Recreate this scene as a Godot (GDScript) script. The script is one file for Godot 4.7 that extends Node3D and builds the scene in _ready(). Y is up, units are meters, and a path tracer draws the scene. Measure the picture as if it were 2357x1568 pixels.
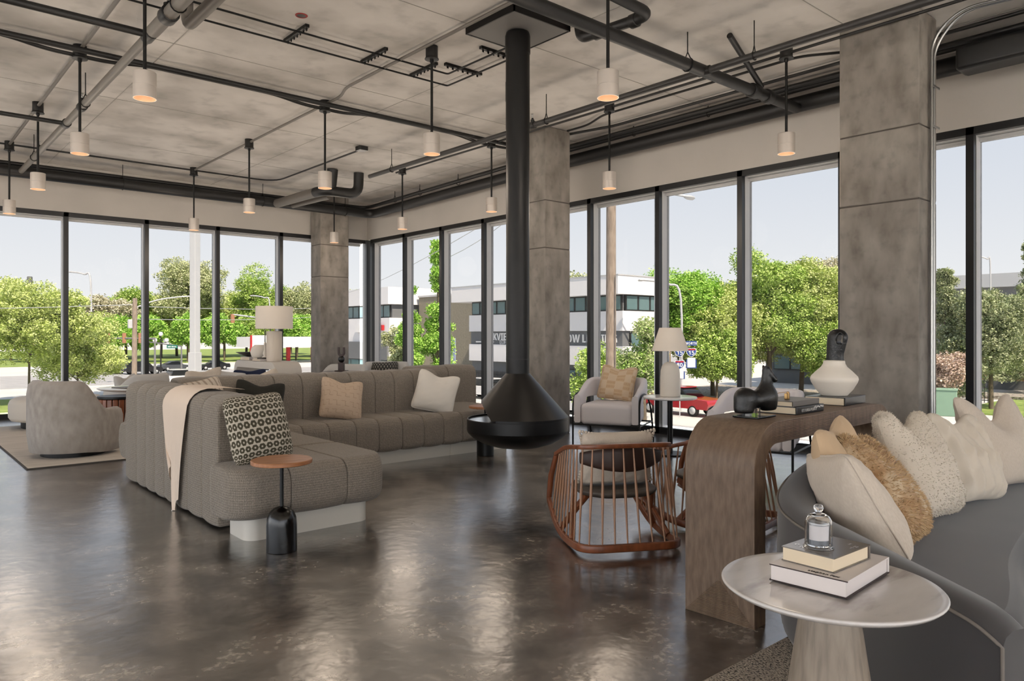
extends Node3D
# A lobby lounge: two glazed walls that meet in a corner, a concrete ceiling with pendants and pipes, a sectional sofa, a hanging fireplace.
# x runs along the north (left) wall, -z along the east (right) wall, y is up, metres; the camera stands over the origin.

var M := {}
var used := {}
var rng := RandomNumberGenerator.new()
const CEIL := 3.84
const XE := 7.54
const ZN := -13.08
const HEAD := 3.13
const GROUND := -4.1

# ---------- mesh builder ----------
class S:
	var v := PackedVector3Array()
	var n := PackedVector3Array()
	var uv := PackedVector2Array()
	var ix := PackedInt32Array()
	var t := Transform3D()
	func grid(rows: Array, closed := false, uvs := Vector2.ONE) -> void:
		var nr := rows.size()
		var nc: int = rows[0].size()
		var b := v.size()
		var nn := PackedVector3Array()
		nn.resize(nr * nc)
		for i in nr:
			for j in nc:
				v.append(t * rows[i][j])
				uv.append(Vector2(float(j) / maxi(nc - (0 if closed else 1), 1) * uvs.x, float(i) / maxi(nr - 1, 1) * uvs.y))
		var m := nc if closed else nc - 1
		for i in nr - 1:
			for j in m:
				var a := i * nc + j
				var q := i * nc + (j + 1) % nc
				var c := (i + 1) * nc + (j + 1) % nc
				var d := (i + 1) * nc + j
				for k in [[a, q, c], [a, c, d]]:
					var f: Vector3 = (v[b + k[2]] - v[b + k[0]]).cross(v[b + k[1]] - v[b + k[0]])
					if f.length_squared() < 1e-16:
						continue
					ix.append(b + k[0]); ix.append(b + k[1]); ix.append(b + k[2])
					nn[k[0]] += f; nn[k[1]] += f; nn[k[2]] += f
		for k in nr * nc:
			n.append(nn[k].normalized() if nn[k].length_squared() > 0 else Vector3.UP)
	func fan(ring: Array, flip := false) -> void:   # a flat cap over a ring
		var c := Vector3.ZERO
		for p in ring:
			c += p
		c /= ring.size()
		var b := v.size()
		var f := Vector3.ZERO
		for k in ring.size():
			var e: Vector3 = ring[(k + 1) % ring.size()]
			f += (e - c).cross(ring[k] - c) * (-1.0 if flip else 1.0)
		f = (t.basis * f).normalized()
		v.append(t * c); n.append(f); uv.append(Vector2(0.5, 0.5))
		for p in ring:
			v.append(t * p); n.append(f); uv.append(Vector2(0.5, 0.5))
		for k in ring.size():
			var e := (k + 1) % ring.size()
			ix.append(b); ix.append(b + 1 + (e if flip else k)); ix.append(b + 1 + (k if flip else e))
	func quad(a: Vector3, b: Vector3, c: Vector3, d: Vector3) -> void:   # uv: a = (0, 1), b = (1, 1), c = (1, 0), d = (0, 0); a, b, c, d anticlockwise seen from the front
		var s := v.size()
		var f := (t.basis * ((b - a).cross(d - a))).normalized()
		for p in [a, b, c, d]:
			v.append(t * p); n.append(f)
		uv.append(Vector2(0, 1)); uv.append(Vector2(1, 1)); uv.append(Vector2(1, 0)); uv.append(Vector2(0, 0))
		for k in [0, 2, 1, 0, 3, 2]:
			ix.append(s + k)
	func box(c: Vector3, s: Vector3, turn := Basis()) -> void:
		var h := s / 2
		var p := []
		for k in 8:
			p.append(c + turn * Vector3(h.x if k & 1 else -h.x, h.y if k & 2 else -h.y, h.z if k & 4 else -h.z))
		quad(p[4], p[5], p[7], p[6]); quad(p[1], p[0], p[2], p[3]); quad(p[5], p[1], p[3], p[7])
		quad(p[0], p[4], p[6], p[2]); quad(p[6], p[7], p[3], p[2]); quad(p[0], p[1], p[5], p[4])
	func rbox(c: Vector3, s: Vector3, r: float, k := 3, turn := Basis()) -> void:   # a box with rounded edges
		r = minf(r, minf(s.x, minf(s.y, s.z)) / 2 * 0.999)
		var h := s / 2 - Vector3(r, r, r)
		var rows := []
		for half in 2:
			for i in k + 1:
				var la := (-PI / 2 + PI / 2 * i / k) if half == 0 else (PI / 2 * i / k)
				var row := []
				for q in 4:
					for j in k + 1:
						var a := PI / 2 * q + PI / 2 * j / k
						var o := Vector3([1, -1, -1, 1][q] * h.x, (-1 if half == 0 else 1) * h.y, [1, 1, -1, -1][q] * h.z)
						row.append(c + turn * (o + r * Vector3(cos(la) * cos(a), sin(la), cos(la) * sin(a))))
				rows.append(row)
		grid(rows, true)
		fan(rows[0], true); fan(rows[-1])
	func lathe(p: Array, seg := 32, c := Vector3.ZERO) -> void:   # p: [radius, height] from the bottom up along the outside
		var rows := []
		for q in p:
			var row := []
			for j in seg:
				var a := TAU * j / seg
				row.append(c + Vector3(q[0] * cos(a), q[1], q[0] * sin(a)))
			rows.append(row)
		grid(rows, true)
	func tube(p: Array, r, sides := 10, caps := true) -> void:   # r: one radius or one for each point
		var rows := []
		var side := Vector3.ZERO
		for i in p.size():
			var d: Vector3 = (p[mini(i + 1, p.size() - 1)] - p[maxi(i - 1, 0)]).normalized()
			if i == 0:
				side = d.cross(Vector3.UP if absf(d.y) < 0.9 else Vector3.RIGHT).normalized()
			else:
				side = (side - d * side.dot(d)).normalized()
			var up := d.cross(side)
			var rr: float = r[i] if r is Array else r
			var row := []
			for j in sides:
				var a := TAU * j / sides
				row.append(p[i] + (side * cos(a) + up * sin(a)) * rr)
			rows.append(row)
		grid(rows, true)
		if caps:
			fan(rows[0], true); fan(rows[-1])
	func ribbon(p: Array, w: float, h: float, up := Vector3.UP) -> void:   # a bar of w x h along a path, h along up
		var rows := []
		for i in p.size():
			var d: Vector3 = (p[mini(i + 1, p.size() - 1)] - p[maxi(i - 1, 0)]).normalized()
			var s := d.cross(up).normalized() * w / 2
			var u := s.cross(d).normalized() * h / 2
			var e := 0.3
			rows.append([p[i] - s - u * (1 - e), p[i] - s * (1 - e * h / w) - u, p[i] + s * (1 - e * h / w) - u, p[i] + s - u * (1 - e), p[i] + s + u * (1 - e), p[i] + s * (1 - e * h / w) + u, p[i] - s * (1 - e * h / w) + u, p[i] - s + u * (1 - e)])
		grid(rows, true)
		fan(rows[0], true); fan(rows[-1])
	func sweep(plan: Array, prof: Array, top := true, bottom := true) -> void:   # plan: closed ring of Vector2 (x, z); prof: [inset, y] from the bottom up
		var m := plan.size()
		var nor := []
		var area := 0.0
		for k in m:
			area += plan[k].cross(plan[(k + 1) % m])
		for k in m:
			var e: Vector2 = ((plan[(k + 1) % m] - plan[k]).normalized() + (plan[k] - plan[(k - 1 + m) % m]).normalized()).normalized()
			nor.append(Vector2(-e.y, e.x) * (1.0 if area > 0 else -1.0))
		var rows := []
		for q in prof:
			var row := []
			for k in m:
				var w: Vector2 = plan[k] + nor[k] * q[0]
				row.append(Vector3(w.x, q[1], w.y))
			if area < 0:
				row.reverse()
			rows.append(row)
		grid(rows, true)
		if top:
			poly(rows[-1])
		if bottom:
			poly(rows[0], true)
	func poly(ring: Array, flip := false) -> void:   # a level cap over any outline
		var p := PackedVector2Array()
		for q in ring:
			p.append(Vector2(q.x, q.z))
		var tri := Geometry2D.triangulate_polygon(p)
		if tri.is_empty():
			fan(ring, flip)
			return
		var b := v.size()
		var f := t.basis * (Vector3.DOWN if flip else Vector3.UP)
		for q in ring:
			v.append(t * q); n.append(f.normalized()); uv.append(Vector2(0.5, 0.5))
		for k in range(0, tri.size(), 3):
			var e := (p[tri[k + 1]] - p[tri[k]]).cross(p[tri[k + 2]] - p[tri[k]])
			var swap := (e < 0) != flip
			ix.append(b + tri[k]); ix.append(b + tri[k + (2 if swap else 1)]); ix.append(b + tri[k + (1 if swap else 2)])
	func mesh() -> ArrayMesh:
		var a := []
		a.resize(Mesh.ARRAY_MAX)
		a[Mesh.ARRAY_VERTEX] = v; a[Mesh.ARRAY_NORMAL] = n; a[Mesh.ARRAY_TEX_UV] = uv; a[Mesh.ARRAY_INDEX] = ix
		var m := ArrayMesh.new()
		m.add_surface_from_arrays(Mesh.PRIMITIVE_TRIANGLES, a)
		return m

# ---------- scene helpers ----------
func numbered(n: String) -> String:
	if not used.has(n):
		used[n] = 0
		return n
	used[n] += 1
	return "%s_%03d" % [n, used[n]]
func tag(o: Node, label := "", category := "", group := "", kind := "") -> Node:
	for k in [["label", label], ["category", category], ["group", group], ["kind", kind]]:
		if k[1]:
			o.set_meta(k[0], k[1])
	return o
func thing(n: String, label: String, category: String, at := Vector3.ZERO, turn := 0.0, group := "") -> Node3D:
	var o := Node3D.new()
	o.name = numbered(n)
	add_child(o)
	o.position = at
	o.rotation.y = turn
	tag(o, label, category, group)
	return o
func part(p: Node, n: String, s, m: Material, label := "") -> MeshInstance3D:
	var o := MeshInstance3D.new()
	o.name = numbered(n) if p == self else n
	o.mesh = s.mesh() if s is S else s
	o.material_override = m
	p.add_child(o, true)
	if label:
		o.set_meta("label", label)
	return o
func struct(n: String, s, m: Material) -> MeshInstance3D:
	var o := part(self, n, s, m)
	o.set_meta("kind", "structure")
	return o
func dup(src: Node3D, label: String, at: Vector3, turn := 0.0, base := "") -> Node3D:
	var o: Node3D = src.duplicate()
	o.name = numbered(base if base else String(src.name).rstrip("0123456789").trim_suffix("_"))
	add_child(o)
	o.position = at
	o.rotation.y = turn
	o.set_meta("label", label)
	return o
func V(x: float, y: float, z: float) -> Vector3:
	return Vector3(x, y, z)
func rrect(w: float, h: float, r: float, k := 5) -> Array:   # a closed plan, centred
	var out := []
	for q in 4:
		var c := Vector2([1, -1, -1, 1][q] * (w / 2 - r), [1, 1, -1, -1][q] * (h / 2 - r))
		for j in k + 1:
			var a := PI / 2 * q + PI / 2 * j / k
			out.append(c + r * Vector2(cos(a), sin(a)))
	return out
func circle(r: float, k := 40, c := Vector2.ZERO, e := 1.0) -> Array:
	var out := []
	for j in k:
		out.append(c + Vector2(cos(TAU * j / k) * r, sin(TAU * j / k) * r * e))
	return out
func fillet(p: Array, r: float, k := 6) -> Array:   # rounds the corners of an open path
	var out := [p[0]]
	for i in range(1, p.size() - 1):
		var a: Vector3 = p[i - 1] - p[i]
		var b: Vector3 = p[i + 1] - p[i]
		var l := minf(r, minf(a.length(), b.length()) * 0.49)
		var s: Vector3 = p[i] + a.normalized() * l
		var e: Vector3 = p[i] + b.normalized() * l
		for j in k + 1:
			var t := float(j) / k
			out.append(s.lerp(p[i], t).lerp(p[i].lerp(e, t), t))
	out.append(p[-1])
	return out
func smooth(p: Array, k := 8) -> Array:   # a Catmull-Rom curve through the points
	var out := []
	for i in p.size() - 1:
		var a = p[maxi(i - 1, 0)]
		var d = p[mini(i + 2, p.size() - 1)]
		for j in k:
			var t := float(j) / k
			out.append(0.5 * (2 * p[i] + (p[i + 1] - a) * t + (2 * a - 5 * p[i] + 4 * p[i + 1] - d) * t * t + (3 * p[i] - a - 3 * p[i + 1] + d) * t * t * t))
	out.append(p[-1])
	return out

# ---------- textures and materials ----------
func noise(seed_: int, freq: float, cols: Array, offs: Array, oct := 5, size := 512, kind := FastNoiseLite.TYPE_SIMPLEX_SMOOTH, fractal := FastNoiseLite.FRACTAL_FBM, normal := 0.0) -> NoiseTexture2D:
	var f := FastNoiseLite.new()
	f.seed = seed_
	f.noise_type = kind
	f.frequency = freq
	f.fractal_type = fractal
	f.fractal_octaves = oct
	var t := NoiseTexture2D.new()
	t.width = size; t.height = size; t.seamless = true; t.noise = f
	if normal > 0:
		t.as_normal_map = true
		t.bump_strength = normal
	elif cols.size():
		var g := Gradient.new()
		g.colors = PackedColorArray(cols)
		g.offsets = PackedFloat32Array(offs)
		t.color_ramp = g
	return t
func grey(v: float) -> Color:
	return Color(v, v, v)
func mat(n: String, c: Color, rough: float, o := {}) -> StandardMaterial3D:
	if M.has(n):
		return M[n]
	var m := StandardMaterial3D.new()
	m.resource_name = n
	m.albedo_color = c
	m.roughness = rough
	m.metallic = o.get("metal", 0.0)
	m.metallic_specular = o.get("spec", 0.5)
	if o.has("tex"):
		m.albedo_texture = o.tex
	if o.has("rough_tex"):
		m.roughness_texture = o.rough_tex
	if o.has("normal"):
		m.normal_enabled = true
		m.normal_texture = o.normal
		m.normal_scale = o.get("nscale", 1.0)
	if o.has("height"):
		m.heightmap_enabled = true
		m.heightmap_texture = o.height
		m.heightmap_scale = o.get("hscale", 1.0)
	if o.has("tri"):
		m.uv1_triplanar = true
		m.uv1_world_triplanar = o.get("world", false)
		m.uv1_scale = o.tri if o.tri is Vector3 else Vector3.ONE * o.tri
	elif o.has("uv"):
		m.uv1_scale = o.uv
	if o.has("detail"):
		m.detail_enabled = true
		m.detail_albedo = o.detail
		m.detail_blend_mode = BaseMaterial3D.BLEND_MODE_MUL
		m.detail_uv_layer = BaseMaterial3D.DETAIL_UV_2
		m.uv2_triplanar = true
		m.uv2_world_triplanar = o.get("world", false)
		m.uv2_scale = Vector3.ONE * o.get("dtri", 1.0)
	if o.has("sheen"):
		m.rim_enabled = true
		m.rim = o.sheen
		m.rim_tint = 0.5
	if o.has("coat"):
		m.clearcoat_enabled = true
		m.clearcoat = o.coat
		m.clearcoat_roughness = o.get("coat_rough", 0.1)
	if o.has("emit"):
		m.emission_enabled = true
		m.emission = o.emit
		m.emission_energy_multiplier = o.get("energy", 1.0)
	if o.has("back"):
		m.backlight_enabled = true
		m.backlight = o.back
	if o.has("alpha"):
		m.transparency = BaseMaterial3D.TRANSPARENCY_ALPHA
		m.albedo_color.a = o.alpha
	if o.has("vc"):
		m.vertex_color_use_as_albedo = true
	M[n] = m
	return m
func painted(w: int, h: int, f: Callable) -> ImageTexture:
	var im := Image.create(w, h, false, Image.FORMAT_RGB8)
	for y in h:
		for x in w:
			im.set_pixel(x, y, f.call(x, y))
	return ImageTexture.create_from_image(im)

func _ready() -> void:
	rng.seed = 7
	camera_and_light()
	materials()
	structure()
	outdoors()
	ceiling_services()
	furniture()

func camera_and_light() -> void:
	var cam := Camera3D.new()
	cam.name = "camera"
	add_child(cam)
	cam.position = V(0, 1.25, 0)
	cam.rotation_degrees = V(0, -41.03, 0)
	cam.projection = Camera3D.PROJECTION_FRUSTUM
	cam.near = 0.1
	cam.far = 800.0
	cam.size = 0.1 * 1568.0 / 1706.0
	cam.frustum_offset = Vector2(0, -14.0 / 1706.0 * 0.1)
	cam.current = true
	var we := WorldEnvironment.new()
	we.name = "environment"
	var e := Environment.new()
	e.background_mode = Environment.BG_SKY
	var sky := Sky.new()
	var sm := ProceduralSkyMaterial.new()
	sm.sky_top_color = Color(0.64, 0.69, 0.77)
	sm.sky_horizon_color = Color(0.86, 0.86, 0.855)
	sm.sky_curve = 0.2
	sm.ground_bottom_color = Color(0.5, 0.5, 0.48)
	sm.ground_horizon_color = Color(0.8, 0.81, 0.82)
	sm.sky_energy_multiplier = 1.0
	sm.sun_angle_max = 1.0
	sky.sky_material = sm
	e.sky = sky
	e.background_energy_multiplier = 5.9
	e.tonemap_mode = Environment.TONE_MAPPER_LINEAR
	e.tonemap_exposure = 1.18
	e.sdfgi_enabled = true
	e.ssao_enabled = true
	e.ssil_enabled = true
	we.environment = e
	add_child(we)
	var sun := DirectionalLight3D.new()
	sun.name = "sun"
	sun.rotation_degrees = V(-50, -14, 0)   # from the south, behind the camera, over the roof
	sun.light_energy = 9.5
	sun.light_color = Color(1.0, 0.93, 0.84)
	sun.light_angular_distance = 1.0
	sun.shadow_enabled = true
	sun.sky_mode = DirectionalLight3D.SKY_MODE_LIGHT_ONLY
	add_child(sun)

func materials() -> void:
	var conc := noise(3, 0.006, [Color(0.66, 0.64, 0.61), Color(0.76, 0.74, 0.715), Color(0.81, 0.79, 0.765), Color(0.85, 0.83, 0.805)], [0.0, 0.38, 0.55, 1.0], 5, 1024)
	var fine := noise(9, 0.012, [grey(0.86), grey(0.97), grey(1.0)], [0.0, 0.4, 1.0], 6, 512)
	mat("concrete_ceiling", grey(1.0), 0.82, {tex = conc, tri = 0.12, world = true, detail = fine, dtri = 0.4})
	mat("seam", Color(0.60, 0.585, 0.56), 0.9)
	var conc2 := noise(21, 0.008, [Color(0.41, 0.385, 0.355), Color(0.49, 0.465, 0.435), Color(0.515, 0.49, 0.46), Color(0.57, 0.545, 0.515)], [0.05, 0.42, 0.6, 1.0], 5, 1024)
	mat("concrete_column", grey(1.0), 0.8, {tex = conc2, tri = V(0.45, 0.2, 0.45), world = true, detail = fine, dtri = 1.0})
	var flo := noise(5, 0.007, [Color(0.22, 0.195, 0.175), Color(0.36, 0.33, 0.30), Color(0.44, 0.405, 0.37), Color(0.60, 0.565, 0.525)], [0.28, 0.45, 0.58, 0.76], 7, 1024)
	var flo2 := noise(6, 0.03, [grey(0.66), grey(0.78), grey(0.84), grey(1.0)], [0.25, 0.5, 0.62, 0.75], 6, 1024)
	var flor := noise(8, 0.012, [grey(0.19), grey(0.23), grey(0.265)], [0.1, 0.5, 0.9], 6, 1024)
	mat("floor", grey(1.0), 1.0, {tex = flo, tri = 0.33, world = true, detail = flo2, dtri = 0.7, rough_tex = flor, spec = 1.0, coat = 1.0, coat_rough = 0.24, normal = noise(15, 0.05, [], [], 4, 512, FastNoiseLite.TYPE_SIMPLEX_SMOOTH, FastNoiseLite.FRACTAL_FBM, 6.0), nscale = 0.05})
	mat("plaster", Color(0.70, 0.68, 0.655), 0.85, {tex = noise(31, 0.01, [grey(0.95), grey(1.0)], [0, 1], 3, 256), tri = 0.3, world = true})
	mat("frame_dark", Color(0.06, 0.065, 0.075), 0.38, {spec = 0.5})
	mat("frame_grey", Color(0.68, 0.68, 0.68), 0.5)
	mat("pane", Color(0.02, 0.02, 0.02), 0.0, {alpha = 0.57, spec = 0.08})
	mat("pane_clear", Color(0.75, 0.8, 0.8), 0.0, {alpha = 0.02, spec = 0.3})
	mat("black_metal", Color(0.055, 0.054, 0.053), 0.42, {spec = 0.38})
	mat("black_pipe", Color(0.075, 0.073, 0.072), 0.5)
	mat("grey_pipe", Color(0.38, 0.36, 0.335), 0.5)
	mat("dark_pipe", Color(0.17, 0.165, 0.16), 0.5)
	mat("steel", Color(0.62, 0.62, 0.61), 0.3, {metal = 0.9})

func bay(n: int, along: Vector3, out: Vector3, a: Vector3, w: float, glass: Material) -> void:   # one bay of curtain wall: a = foot of its first mullion
	var o := Node3D.new()
	o.name = "window_%d" % n
	add_child(o)
	o.set_meta("kind", "structure")
	o.position = a
	o.basis = Basis(along, Vector3.UP, -out) if along.cross(Vector3.UP).dot(-out) > 0 else Basis(along, Vector3.UP, along.cross(Vector3.UP))
	var s := S.new()
	var sg := 1.0 if (o.basis * Vector3.BACK).dot(out) > 0 else -1.0
	s.box(V(0, HEAD / 2, sg * 0.03), V(0.065, HEAD, 0.06))
	s.box(V(w / 2, HEAD - 0.035, sg * 0.03), V(w, 0.07, 0.06))
	s.box(V(w / 2, 0.04, sg * 0.03), V(w, 0.08, 0.06))
	part(o, "inner_frame", s, M.frame_dark)
	s = S.new()
	s.box(V(0, HEAD / 2, sg * 0.13), V(0.075, HEAD, 0.14))
	s.box(V(w / 2, HEAD - 0.055, sg * 0.13), V(w - 0.075, 0.05, 0.14))
	s.box(V(w / 2, HEAD - 0.10, sg * 0.16), V(w - 0.075, 0.035, 0.05))
	s.box(V(w / 2, 0.03, sg * 0.13), V(w - 0.075, 0.06, 0.14))
	part(o, "outer_frame", s, M.frame_grey)
	s = S.new()
	s.box(V(w / 2, HEAD / 2, sg * 0.16), V(w - 0.08, HEAD - 0.18, 0.012))
	part(o, "pane", s, glass)

func structure() -> void:
	var x0 := -7.0
	var z1 := 7.0
	var s := S.new()
	s.box(V((x0 + XE + 0.4) / 2, -0.15, (ZN - 0.4 + z1) / 2), V(XE + 0.4 - x0, 0.3, z1 - ZN + 0.4))
	struct("floor", s, M.floor)
	s = S.new()
	s.box(V((x0 + XE + 0.4) / 2, CEIL + 0.2, (ZN - 0.4 + z1) / 2), V(XE + 0.4 - x0, 0.4, z1 - ZN + 0.4))
	var c := struct("ceiling", s, M.concrete_ceiling)
	for k in 9:   # ridges left by the edges of the formwork sheets
		s = S.new()
		s.box(V((x0 + XE) / 2, CEIL - 0.001, 3.3 - 2.05 * k), V(XE - x0, 0.004, 0.007))
		part(c, "formwork_seam", s, M.seam)
	for k in 6:
		s = S.new()
		s.box(V(-5.2 + 2.42 * k, CEIL - 0.001, (ZN + z1) / 2), V(0.007, 0.004, z1 - ZN))
		part(c, "formwork_seam", s, M.seam)
	s = S.new()   # wall above the glazing
	s.box(V((x0 + XE + 0.4) / 2, (HEAD + CEIL) / 2, ZN - 0.2), V(XE + 0.4 - x0, CEIL - HEAD, 0.4))
	struct("wall_north", s, M.plaster)
	s = S.new()
	s.box(V(XE + 0.2, (HEAD + CEIL) / 2, (ZN + z1) / 2), V(0.4, CEIL - HEAD, z1 - ZN))
	struct("wall_east", s, M.plaster)
	s = S.new()
	s.box(V((x0 + XE) / 2, (HEAD + CEIL) / 2, z1 + 0.15), V(XE - x0 + 0.8, CEIL - HEAD, 0.3))
	struct("wall_south", s, M.plaster)
	s = S.new()
	s.box(V(x0 - 0.15, (HEAD + CEIL) / 2, (ZN + z1) / 2), V(0.3, CEIL - HEAD, z1 - ZN + 0.4))
	struct("wall_west", s, M.plaster)
	var n := 1
	for k in 12:   # north wall, from the corner to the left
		bay(n, Vector3.RIGHT, V(0, 0, -1), V(6.905 - 1.1495 * k, 0, ZN), 1.1495 if k else 0.60, M.pane)
		n += 1
	for k in 17:
		var a := -12.92 + 1.175 * k
		bay(n, V(0, 0, 1), Vector3.RIGHT, V(XE, 0, a), 1.175, M.pane)
		n += 1
	for k in 12:   # the sides behind the camera are glazed too
		bay(n, Vector3.RIGHT, V(0, 0, 1), V(x0 + 1.21 * k, 0, z1), 1.21, M.pane_clear)
		n += 1
	for k in 17:
		bay(n, V(0, 0, 1), V(-1, 0, 0), V(x0, 0, ZN + 1.18 * k), 1.18, M.pane_clear)
		n += 1
	s = S.new()
	s.box(V(XE + 0.06, HEAD / 2, ZN - 0.06), V(0.16, HEAD, 0.16))
	struct("trim_1", s, M.frame_dark)
	column(V(6.54, 0, -6.96), 0.44, 0.64, "stained concrete column standing behind the hanging fireplace flue")
	column(V(6.44, 0, -2.62), 0.36, 0.64, "broad concrete column beside the black openwork sculpture")
	column(V(6.60, 0, -12.83), 0.58, 0.40, "pale concrete column in the far corner by the table lamp")

func column(at: Vector3, w: float, d: float, label: String) -> void:
	var o := thing("concrete_column", label, "column", at, 0, "concrete columns")
	var y := 0.0
	for h in [2.33, 2.92, CEIL]:   # the lifts of the pour, parted by shallow joints
		var s := S.new()
		s.rbox(V(0, (y + h - 0.006) / 2, 0), V(w, h - 0.006 - y, d), 0.012, 2)
		part(o, "pour_lift", s, M.concrete_column)
		y = h
	var s := S.new()
	s.box(V(0, CEIL / 2, 0), V(w - 0.012, CEIL - 0.01, d - 0.012))
	part(o, "core", s, mat("joint_dark", Color(0.27, 0.25, 0.23), 0.9))


# ---------- outside ----------
var leaf_mesh := []
func outdoors() -> void:
	mat("paving", Color(0.80, 0.795, 0.78), 0.9, {tex = noise(81, 0.01, [grey(0.93), grey(1.0)], [0, 1], 4, 256), tri = 0.05, world = true})
	mat("road", Color(0.66, 0.66, 0.66), 0.9, {tex = noise(82, 0.02, [grey(0.9), grey(1.0)], [0, 1], 4, 256), tri = 0.08, world = true})
	mat("lawn", Color(1, 1, 1), 0.95, {tex = noise(83, 0.02, [Color(0.36, 0.47, 0.20), Color(0.50, 0.58, 0.29), Color(0.60, 0.65, 0.38)], [0, 0.5, 1], 5, 256), tri = 0.12, world = true})
	mat("mulch", Color(1, 1, 1), 0.95, {tex = noise(84, 0.05, [Color(0.34, 0.31, 0.27), Color(0.56, 0.53, 0.48), Color(0.78, 0.76, 0.72)], [0.2, 0.5, 0.8], 4, 256), tri = 0.3, world = true})
	mat("bark", Color(1, 1, 1), 0.9, {tex = noise(85, 0.03, [Color(0.28, 0.25, 0.21), Color(0.46, 0.42, 0.36)], [0, 1], 4, 256), tri = V(2, 0.4, 2)})
	mat("pole_wood", Color(1, 1, 1), 0.85, {tex = noise(86, 0.03, [Color(0.40, 0.36, 0.32), Color(0.55, 0.50, 0.45), Color(0.62, 0.575, 0.53)], [0.1, 0.5, 1], 5, 256), tri = V(3, 0.3, 3)})
	mat("galvanised", Color(0.72, 0.73, 0.74), 0.5, {metal = 0.2})
	mat("stucco", Color(0.86, 0.86, 0.87), 0.85)
	mat("stucco_grey", Color(0.42, 0.43, 0.44), 0.85)
	mat("brick_grey", Color(1, 1, 1), 0.9, {tex = noise(87, 0.04, [Color(0.44, 0.42, 0.37), Color(0.58, 0.56, 0.50)], [0, 1], 5, 256), tri = V(0.3, 0.8, 0.3), world = true})
	mat("brick_red", Color(1, 1, 1), 0.9, {tex = noise(88, 0.04, [Color(0.55, 0.37, 0.31), Color(0.68, 0.49, 0.42)], [0, 1], 5, 256), tri = V(0.3, 1.2, 0.3), world = true})
	mat("window_glass", Color(0.36, 0.46, 0.47), 0.12)
	mat("window_frame", Color(0.16, 0.17, 0.17), 0.5)
	mat("fence_black", Color(0.10, 0.10, 0.105), 0.6)
	mat("car_red", Color(0.62, 0.10, 0.13), 0.25, {coat = 0.6})
	mat("car_white", Color(0.88, 0.88, 0.88), 0.25, {coat = 0.6})
	mat("car_grey", Color(0.27, 0.29, 0.31), 0.25, {coat = 0.6})
	mat("car_black", Color(0.08, 0.085, 0.10), 0.25, {coat = 0.6})
	mat("car_blue", Color(0.10, 0.17, 0.30), 0.25, {coat = 0.6})
	mat("tyre", Color(0.06, 0.06, 0.06), 0.8)
	mat("sign_blue", Color(0.13, 0.25, 0.52), 0.5)
	mat("sign_white", Color(0.88, 0.88, 0.88), 0.5)
	mat("sign_red", Color(0.72, 0.15, 0.17), 0.5)
	mat("sign_green", Color(0.04, 0.42, 0.36), 0.5)
	mat("utility_green", Color(0.50, 0.62, 0.54), 0.6)
	mat("signal_yellow", Color(0.62, 0.45, 0.34), 0.6)
	mat("leaf", Color(1, 1, 1), 0.7, {vc = true, back = Color(0.45, 0.5, 0.3)})
	for k in 3:
		leaf_mesh.append(leaves(k + 1))
	ground()
	trees()
	buildings()
	street()

func slab(n: String, at: Vector3, size: Vector3, m: Material) -> void:
	var s := S.new()
	s.box(V(0, size.y / 2, 0), size)
	var o := struct(n, s, m)
	o.position = at

func ground() -> void:
	slab("ground", V(60, GROUND - 1.0, -60), V(900, 1.0, 900), M.paving)
	slab("road", V(30, GROUND, -30), V(12, 0.02, 260), M.road)
	slab("road", V(40, GROUND, -100), V(300, 0.03, 26), M.road)
	slab("lawn", V(40, GROUND, -210), V(260, 0.06, 130), M.lawn)
	slab("lawn", V(7.0, GROUND, -62), V(9, 0.10, 20), M.lawn)
	slab("lawn", V(64, GROUND, -14.5), V(16, 0.08, 9), M.lawn)
	slab("planting_bed", V(58, GROUND, -33), V(18, 0.12, 22), M.mulch)
	slab("planting_bed", V(72, GROUND, -16), V(4, 0.3, 20), M.mulch)

func leaves(sd: int) -> ArrayMesh:
	var r := RandomNumberGenerator.new()
	r.seed = sd
	var s := S.new()
	for k in 16:
		var c := V(r.randf_range(-1, 1), r.randf_range(-0.8, 0.8), r.randf_range(-1, 1)) * 0.42
		var b := Basis.from_euler(V(r.randf_range(-0.9, 0.9), r.randf_range(0, TAU), r.randf_range(-0.9, 0.9)))
		var l := r.randf_range(0.13, 0.2)
		s.grid([[c + b * V(-l * 0.5, 0, 0), c + b * V(0, 0.02, -l * 0.6)], [c + b * V(0, 0.02, l * 0.6), c + b * V(l * 0.7, -0.02, 0)]])
	return s.mesh()

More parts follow.
